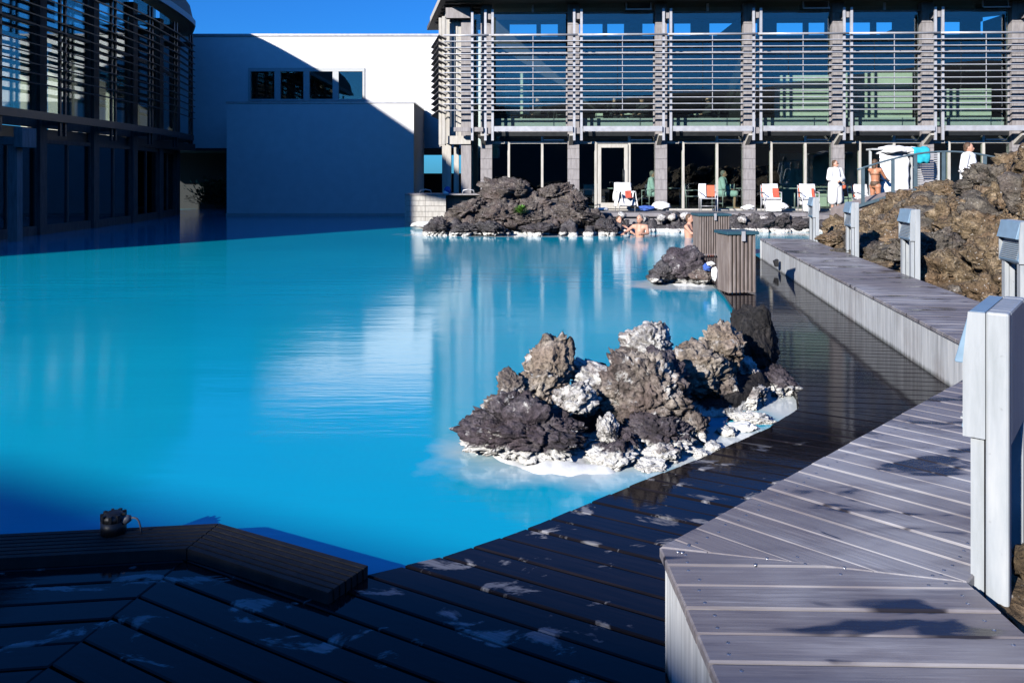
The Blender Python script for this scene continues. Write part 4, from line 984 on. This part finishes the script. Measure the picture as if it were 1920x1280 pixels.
STAND = dict(head=(0, -.01, 1.58), neck=(0, 0, 1.42), chest=(0, 0, 1.25), waist=(0, 0, 1.06), pelvis=(0, 0, .93), shl=(.18, 0, 1.38), shr=(-.18, 0, 1.38), ell=(.23, .03, 1.10), elr=(-.23, .03, 1.10), wrl=(.20, -.08, .88), wrr=(-.20, -.08, .88),
   hpl=(.09, 0, .88), hpr=(-.09, 0, .88), knl=(.10, -.02, .48), knr=(-.10, -.02, .48), anl=(.10, .02, .085), anr=(-.10, .02, .085), toe=(0, -1, 0))
SIT = dict(head=(0, -.04, 1.20), neck=(0, 0, 1.04), chest=(0, .0, .87), waist=(0, .03, .69), pelvis=(0, .05, .57), shl=(.18, 0, 1.0), shr=(-.18, 0, 1.0), ell=(.23, -.06, .74), elr=(-.23, -.06, .74), wrl=(.16, -.28, .68), wrr=(-.16, -.28, .68),
   hpl=(.09, 0, .54), hpr=(-.09, 0, .54), knl=(.12, -.42, .52), knr=(-.12, -.42, .52), anl=(.11, -.40, .085), anr=(-.11, -.40, .085), toe=(0, -1, 0))
SWIM = dict(head=(0, -.02, 1.58), neck=(0, 0, 1.42), chest=(0, 0, 1.25), waist=(0, 0, 1.06), pelvis=(0, 0, .93), shl=(.19, 0, 1.37), shr=(-.19, 0, 1.37), ell=(.33, -.20, 1.21), elr=(-.33, -.20, 1.21), wrl=(.25, -.44, 1.20), wrr=(-.25, -.44, 1.20),
   hpl=(.09, 0, .88), hpr=(-.09, 0, .88), knl=(.10, -.02, .48), knr=(-.10, -.02, .48), anl=(.10, .02, .085), anr=(-.10, .02, .085), toe=(0, -1, 0))
def pose(base, **kw): d = dict(base); d.update(kw); return d
c = P(1566, 400, 25.3)
person('person in a white bathrobe and dark glasses standing on the terrace', (c.x, 25.3, TERR), R(18), pose(STAND, hem=(0, 0, .42), yaw=(.3,), wrl=(-.02, -.22, 1.04), wrr=(.05, -.20, 1.0), ell=(.25, -.04, 1.10), elr=(-.25, -.02, 1.12)), 1.66, clothes=(('robe', 'towel_white'),), shades=True, long_hair=True)
c = P(1641, 400, 24.0)
person('person with dark hair in a brown bikini seen from behind, reaching to the towels', (c.x, 24.0, TERR), R(120), pose(STAND, wrl=(.16, -.42, 1.10), ell=(.22, -.18, 1.16), wrr=(-.10, -.45, 1.08), elr=(-.2, -.2, 1.14)), 1.66, 'skin_tan', clothes=(('bikini', 'hair_brown'),), long_hair=True)
c = P(1816, 400, 20.0)
person('person with short brown hair in a white bathrobe walking behind the lava slope', (c.x, 20.0, .66), R(40), pose(STAND, hem=(0, 0, .40), yaw=(.25,), knl=(.10, -.16, .50), anl=(.10, -.10, .09), knr=(-.10, .06, .47), anr=(-.10, .24, .12)), 1.78, clothes=(('robe', 'towel_white'),))
c = P(1200, 445, 22.3)
person('bather at left in the far channel with arms spread on the water', (c.x, 22.3, WATER - 1.12), R(-35), pose(SWIM, head=(.02, -.06, 1.57)), 1.75, 'skin', 'hair_grey', vox=.014)
c = P(1292, 445, 22.1)
person('bather at right in the far channel beside the wide slatted bin', (c.x, 22.1, WATER - 1.08), R(55), pose(SWIM, ell=(.30, -.26, 1.23)), 1.72, 'skin', 'hair_brown', vox=.014)
c = P(1165, 445, 22.9)
person('bather farthest left, partly behind the round boulder of the far island', (c.x, 23.4, WATER - 1.15), R(20), SWIM, 1.68, 'skin', 'hair_brown', vox=.014)

# ================================================================== FURNITURE
def chair(label, loc, rz, group, back='orange_mesh', metal='light_metal'):
    t = thing('armchair', label, 'chair', loc, rz, group)
    for x in (-.26, .26):
        for y, h in ((-.25, .64), (.25, .88)):
            m = MB(); m.tube([(x, y, 0), (x, y, h * .5), (x, y + (.06 if y > 0 else 0), h)], .014, 8); m.build('leg', metal, t)
        m = MB(); m.tube([(x, -.27, .64), (x, .0, .655), (x, .27, .64)], .017, 8); m.build('armrest', metal, t)
    m = MB(); m.box((0, 0, .44), (.50, .50, .025)); bevel(m.build('seat', metal, t), .006)
    m = MB(); m.box((0, .285, .68), (.48, .02, .38), Matrix.Rotation(R(-12), 3, 'X')); bevel(m.build('backrest', back, t), .006)
    m = MB(); m.tube([(-.26, -.25, .20), (.26, -.25, .20)], .010, 8); m.build('crossbar', metal, t)
    return t
def cloth(label, loc, rz, pts, w, mat='towel_white', seed=0, name='towel', wob=.02):
    """a draped towel: profile pts (y,z) swept over width w with folds"""
    m = MB(); n = 12; cols = []
    th = .018
    dense = []
    for (a, b), (c_, d_) in zip(pts, pts[1:]):
        for k in range(5): dense.append((a + (c_ - a) * k / 5, b + (d_ - b) * k / 5))
    dense.append(pts[-1]); L = len(dense)
    for lay in (0, 1):
        for i in range(n + 1):
            x = -w / 2 + w * i / n
            for k, (y, z) in enumerate(dense):
                q = Vector((x * 5, y * 6 + seed * 3, z * 6)); e = noise.noise(q) * wob + noise.noise(q * 2.3) * wob * .5
                m.v.append(Vector((x * (1 + .12 * noise.noise(Vector((z * 4, seed, y)))), y + e - lay * th * .5, z + e * .7 - lay * th)))
    o = (n + 1) * L
    for i in range(n):
        for k in range(L - 1):
            a = i * L + k; m.f.append((a, a + 1, a + L + 1, a + L)); m.f.append((o + a, o + a + L, o + a + L + 1, o + a + 1))
    rim = [i * L for i in range(n + 1)] + [n * L + k for k in range(1, L)] + [i * L + L - 1 for i in range(n - 1, -1, -1)] + [k for k in range(L - 2, 0, -1)]
    for a, b in zip(rim, rim[1:] + rim[:1]): m.f.append((a, b, o + b, o + a))
    m.smooth = True; ob = m.build(name, mat); ob.location = loc; ob.rotation_euler = (0, 0, rz); return tag(ob, label, 'towel')
def heap(label, px, py, Y, rx, ry, mat='towel_white', seed=0, dep=None):
    me = rock_mesh('towel', 900 + seed, mat, 4, .12, 3); o = put_rock(me, 'towel', P(px, py, Y), (rx * Y / F, dep or rx * Y / F * .7, ry * Y / F), (0, 0, 0), label, None, 'towel'); return o
chs = [(1172, 26.35, 8, 'armchair heaped with white towels beside the glass door'), (1328, 26.3, -6, 'armchair with orange back beside the second column from the door'), (1446, 25.95, -4, 'armchair with a white robe over its left side, middle of the terrace'),
       (1516, 25.95, -4, 'armchair under a white robe left of the standing robed person'), (1586, 26.3, 12, 'orange backed armchair right of the standing robed person'), (1622, 26.0, 30, 'armchair with towels behind the bridge handrail')]
for px, Y, rz, lab in chs: chair(lab, ((px - 960) * Y / F, Y, TERR), R(rz), 'armchairs on the terrace')
back = [(.44, .35), (.34, .93), (.30, .96), (.24, .80), (.22, .47), (-.10, .46), (-.24, .44), (-.30, .22)]
def cx(px, Y): return (px - 960) * Y / F
cloth('white towel covering the armchair beside the glass door', (cx(1172, 26.35), 26.35, TERR), R(8), back, .56, seed=1)
cloth('white towel hanging over the left arm of the armchair by the glass door', (cx(1160, 26.2), 26.2, TERR), R(98), [(.12, .2), (.02, .68), (-.03, .68), (-.1, .25)], .4, seed=2)
cloth('white towel hanging over the right arm of the armchair by the glass door', (cx(1187, 26.2), 26.2, TERR), R(98), [(.12, .25), (.02, .68), (-.03, .68), (-.1, .2)], .4, seed=3)
cloth('small red towel on the chair beside the glass door', (cx(1178, 26.05), 26.06, TERR), R(8), [(.03, .70), (.0, .56), (-.05, .49), (-.2, .48)], .2, 'towel_red', 4)
cloth('white towel on the left half of the orange backed chair', (cx(1319, 26.3), 26.3, TERR), R(-6), [(.42, .5), (.36, .91), (.30, .92), (.23, .6), (.2, .47), (-.1, .46)], .24, seed=5)
for k, px in enumerate((1446, 1516)):
    cloth(('white robe thrown over the armchair in the middle of the terrace', 'white robe thrown over the armchair left of the robed person')[k], (cx(px, 26.0), 25.95, TERR), R(-4), [(.36, .2), (.30, .86), (.24, .92), (.17, .7), (.10, .49), (-.15, .47), (-.26, .3), (-.28, .05)], .50, seed=6 + k, name='robe')
    cloth(('small red cloth on the robe in the middle of the terrace', 'small pink cloth on the robe left of the robed person')[k], (cx(px + 10, 25.9), 25.85, TERR), R(-4), [(.22, .78), (.16, .6), (.08, .5)], (.2, .09)[k], 'towel_red', 8 + k)
heap('rolled white towel on the terrace under the robe in the middle', 1468, 386, 25.7, 10, 6, seed=1); heap('white towel heaped on the kerb right of the glass door', 1238, 387, 25.5, 19, 8, seed=2); heap('blue towel poking out from under the white heap by the door', 1213, 390, 25.45, 13, 6, 'towel_blue', 3)
heap('white towel lying on the kerb below the second column from the door', 1402, 389, 25.4, 13, 5, seed=4); heap('small white towel on the kerb left of the glass door', 1131, 392, 25.4, 10, 4, seed=5); heap('white towel lying at the foot of the boarded tub wall', 797, 421, 26.0, 24, 6, seed=6)
cloth('white towel over the chair behind the bridge handrail', (cx(1618, 26), 25.9, TERR), R(10), [(.3, .1), (.26, .86), (.2, .9), (.1, .5), (-.1, .1)], .45, seed=12)
# cloths on the small islet by the bin
heap('white cloth lying on top of the right stones of the small islet', 1333, 494, 12.35, 7, 5, seed=7); heap('dark blue cloth beside the white one on the small islet', 1326, 501, 12.4, 8, 7, 'towel_blue', 8)
heap('cream cloth hanging down the right side of the small islet', 1340, 513, 12.3, 6, 13, 'silica', 9)
# towel stand with teal towel
tsd = thing('towel_stand', 'steel towel stand draped with white towels behind the bridge', 'rack', (cx(1670, 24.6), 24.6, TERR))
for x in (-.62, 0, .62):
    m = MB(); m.span((x - .03, -.03, 0), (x + .03, .03, 1.95)); m.build('post', 'panel_grey', tsd)
m = MB(); m.span((-.66, -.2, 1.952), (.66, .2, 2.0)); m.build('top', 'panel_grey', tsd)
cloth('white towels hanging as a sheet on the towel stand', (cx(1674, 24.5), 24.45, TERR), 0, [(.05, 1.9), (-.05, 1.6), (-.06, 1.0), (-.08, .1)], .85, seed=20, wob=.05)
for k, (px, w) in enumerate(((1668, 30), (1690, 26), (1712, 22))): heap(('white towels piled on the left of the towel stand top', 'white towels piled on the middle of the towel stand top', 'white towels piled on the right of the towel stand top')[k], px, 283, 24.6, w, 9, seed=20 + k)
cloth('teal towel hanging off the right end of the towel stand', (cx(1724, 24.4), 24.4, TERR), R(5), [(.2, 2.02), (0, 2.05), (-.12, 1.98), (-.16, 1.55)], .5, 'towel_teal', 25, wob=.06)
sc_ = thing('louvre_screen', 'pale screen of thin horizontal slats right of the towel stand', 'screen', (cx(1722, 25.2), 25.2, TERR))
for x in (-.62, .62):
    m = MB(); m.span((x - .03, -.03, 0), (x + .03, .03, 1.95)); m.build('post', 'panel_grey', sc_)
for k in range(26):
    m = MB(); m.span((-.588, -.012, .08 + k * .07), (.588, .012, .08 + k * .07 + .042)); m.build('slat', 'light_metal', sc_)
# arched bridge
br = thing('footbridge', 'arched concrete footbridge with blue steel handrail below the right building', 'bridge', (0, 0, 0))
def arch(x): return .72 + .55 * math.sin(math.pi * min(1, max(0, (x - 9.0) / 5.2))) 
xs_ = [9.0 + 5.2 * i / 26 for i in range(27)]
m = MB()
for x in xs_:
    for y in (21.6, 22.9):
        m.v += [Vector((x, y, arch(x) - .42)), Vector((x, y, arch(x)))]
for i in range(26):
    k = i * 4
    for a, b in ((0, 1), (1, 3), (3, 2), (2, 0)): m.f.append((k + a, k + b, k + 4 + b, k + 4 + a))
m.f += [(0, 1, 3, 2), (104, 105, 107, 106)]; m.build('deck', 'bridge_concrete', br)
m = MB()
for x0, x1 in zip(xs_, xs_[1:]): m.bar((x0, 21.57, arch(x0) + .03), (x1, 21.57, arch(x1) + .03), .10, .07)
m.build('edge_beam', 'blue_steel', br)
rail = [(x, 21.6, arch(x) + 1.0) for x in xs_[1:]]
m = MB(); m.tube(rail, .026, 8); m.build('handrail', 'blue_steel', br)
for x in (9.35, 10.15, 10.75, 11.5, 12.6, 13.6):
    m = MB(); m.span((x - .045, 21.585, arch(x)), (x + .045, 21.615, arch(x) + .99)); m.build('rail_post', 'blue_steel', br)
# boarded tub wall at the left of the right building, with hand rails
tb = thing('boarded_wall', 'low pale boarded wall at the water left of the far island', 'wall', (0, 26.9, 0))
xa, xb = cx(759, 26.9), cx(836, 26.9)
m = MB(); m.span((xa + .04, .03, -.5), (xb - .02, 1.2, .98)); m.build('core', 'dark_timber', tb)
for k in range(6):
    for a, b in ((xa, (xa + xb) / 2 - .004), ((xa + xb) / 2 + .004, xb)):
        m = MB(); m.span((a, 0, -.1 + k * .182), (b, .028, -.1 + k * .182 + .172)); bevel(m.build('board', 'pale_timber', tb), .003)
m = MB(); m.span((xa, -.04, .985), (cx(906, 26.9), 1.3, 1.03)); m.build('coping', 'grey_timber', tb)
m = MB(); m.span((xb + .002, .35, -.5), (cx(906, 26.9), 1.2, .98)); m.build('recess', 'dark_timber', tb)
for k, px in enumerate((797, 878)):
    x = cx(px, 27.0); m = MB(); m.tube([(x - .2, 27.1, 1.03), (x - .17, 27.1, 1.14), (x, 27.1, 1.17), (x + .17, 27.1, 1.14), (x + .2, 27.1, 1.03)], .018, 8)
    tag(m.build('hand_rail', 'light_metal'), ('curved metal grab rail on the boarded wall, left one', 'curved metal grab rail right of the bundled towel')[k], 'rail')
heap('small blue and white towel bundled on the boarded wall', 840, 358, 27.0, 6, 8, 'towel_blue', 30); heap('white towel showing under the blue bundle on the boarded wall', 836, 362, 26.95, 5, 4, 'towel_white', 31)
# wicker fence piece beside the far island
wf = thing('slatted_planter', 'brown upright slatted planter box behind the far island', 'planter', (cx(1052, 26.2), 26.2, TERR))
for k in range(15):
    m = MB(); m.span((-.42 + k * .057, 0, 0), (-.42 + k * .057 + .045, .03, .62)); m.build('slat', 'brown_slat', wf)
m = MB(); m.span((-.41, .032, 0), (.42, .5, .6)); m.build('box', 'dark_timber', wf)
for x in (-.4, .42):
    m = MB(); m.tube([(x, .02, .6), (x, .02, .86)], .015, 8); m.build('post', 'dark_metal', wf)
m = MB(); m.tube([(-.42, .02, .86), (.44, .02, .86)], .015, 8); m.build('rail', 'dark_metal', wf)

# indoor tables, seats and sitters behind the glass
def table(label, loc, r=.4, h=.73, group=None, top='panel_grey'):
    t = thing('cafe_table', label, 'table', loc, 0, group)
    m = MB(); m.tube([(0, 0, h - .03), (0, 0, h)], r, 24); m.build('table_top', top, t)
    m = MB(); m.tube([(0, 0, .03), (0, 0, h - .031)], .03, 10); m.build('stem', 'light_metal', t)
    for k in range(3):
        a = k * 2.094 + .4; m = MB(); m.bar((0, 0, .03), (math.cos(a) * .32, math.sin(a) * .32, .02), .05, .03); m.build('foot', 'light_metal', t)
for k, (px, lab) in enumerate(((1275, 'round cafe table behind the glass right of the third column'), (1378, 'round cafe table before the seated bather indoors'), (1160, 'round cafe table behind the glass door'), (1490, 'round cafe table indoors behind the robed chairs'))):
    table(lab, (cx(px, 29), 29.0, TERR + .013), group='cafe tables behind the ground floor glass')
for k, (px, rz, lab) in enumerate(((1302, 70, 'aqua backed chair behind the glass left of the orange backed chair'), (1355, -60, 'chair of the seated bather indoors'), (1222, -70, 'chair of the robed sitter right of the glass door'), (1100, 200, 'white backed chair indoors left of the glass door'), (1540, 80, 'aqua chair indoors behind the standing robed person'))):
    chair(lab, (cx(px, 28.6), 28.6, TERR + .013), R(rz), 'cafe chairs behind the ground floor glass', 'towel_aqua')
person('person in a pale robe and glasses seated indoors right of the glass door', (cx(1222, 28.6), 28.6, TERR + .013), R(75), SIT, 1.72, 'skin', 'hair_grey', (('robe', 'towel_aqua'),), .014, shades=True)
person('person with a pale towel seated indoors right of the orange backed chair', (cx(1355, 28.6), 28.6, TERR + .013), R(70), SIT, 1.74, 'skin', 'hair_grey', (('robe', 'towel_aqua'),), .014)
ups = [(955, 'left of the first bay'), (1010, 'in the middle of the first bay'), (1055, 'at the right of the first bay'), (1150, 'at the left of the second bay'), (1205, 'at the right of the second bay'), (1290, 'at the left of the third bay'), (1330, 'at the right of the third bay')]
for k, (px, w) in enumerate(ups):
    Y = 28.75 + (k % 2) * .3
    chair('dark armchair on the upper floor ' + w, (cx(px, Y), Y, FL + .002), R((60, -70, 100, 20, -50, 40, -90)[k]), 'dark armchairs on the upper floor', 'cloth_black', 'dark_metal')
    if k in (1, 3, 4, 6):
        person('seated person in dark clothes on the upper floor ' + w, (cx(px, Y), Y, FL + .002), R((60, -70, 100, 20, -50, 40, -90)[k]), SIT, 1.70, 'skin', 'hair_brown', (('robe', 'cloth_black'),), .016)
for k, px in enumerate((985, 1180, 1310)): table(('pale table on the upper floor in the first bay', 'pale table on the upper floor in the second bay', 'pale table on the upper floor in the third bay')[k], (cx(px, 29.4), 29.4, FL + .002), .38, .72, 'tables on the upper floor', 'interior_pale')

# ================================================================== PLANTS
def leafy(label, loc, n, r, mat, seed, name='plant', l=.10):
    rr = random.Random(seed); t = thing(name, label, 'plant', loc); m = MB()
    for i in range(n):
        a = rr.uniform(0, 6.283); e = rr.uniform(.2, 1.4); d = Vector((math.cos(a) * math.cos(e), math.sin(a) * math.cos(e), math.sin(e))); b = d * r * rr.uniform(.15, .8); w = d.cross(Z_)
        w = w.normalized() if w.length > .01 else X_; q = b + d * l + Vector((0, 0, -.02))
        m.add([b, (b + q) / 2 + w * l * .3, q, (b + q) / 2 - w * l * .3], [(0, 1, 2, 3)])
    m.build('foliage', mat, t); s = MB()
    for i in range(4): s.tube([(0, 0, -.05), (rr.uniform(-.3, .3) * r, rr.uniform(-.3, .3) * r, r * .7)], .008, 6)
    s.build('stem', 'leaf_dark', t)
c = P(976, 400, 23.0); leafy('bright green plant growing between the stones of the far island', (c.x, 22.75, c.z), 260, .28, 'leaf_green', 3, l=.09)
for k, px in enumerate((378, 398, 415)): c = P(px, 315, 39.0); leafy('dim shrub in the dark passage, %s' % ('left one', 'middle one', 'right one')[k], (c.x, 39.5, .1), 320, 1.7, 'leaf_dark', 10 + k, l=.22)
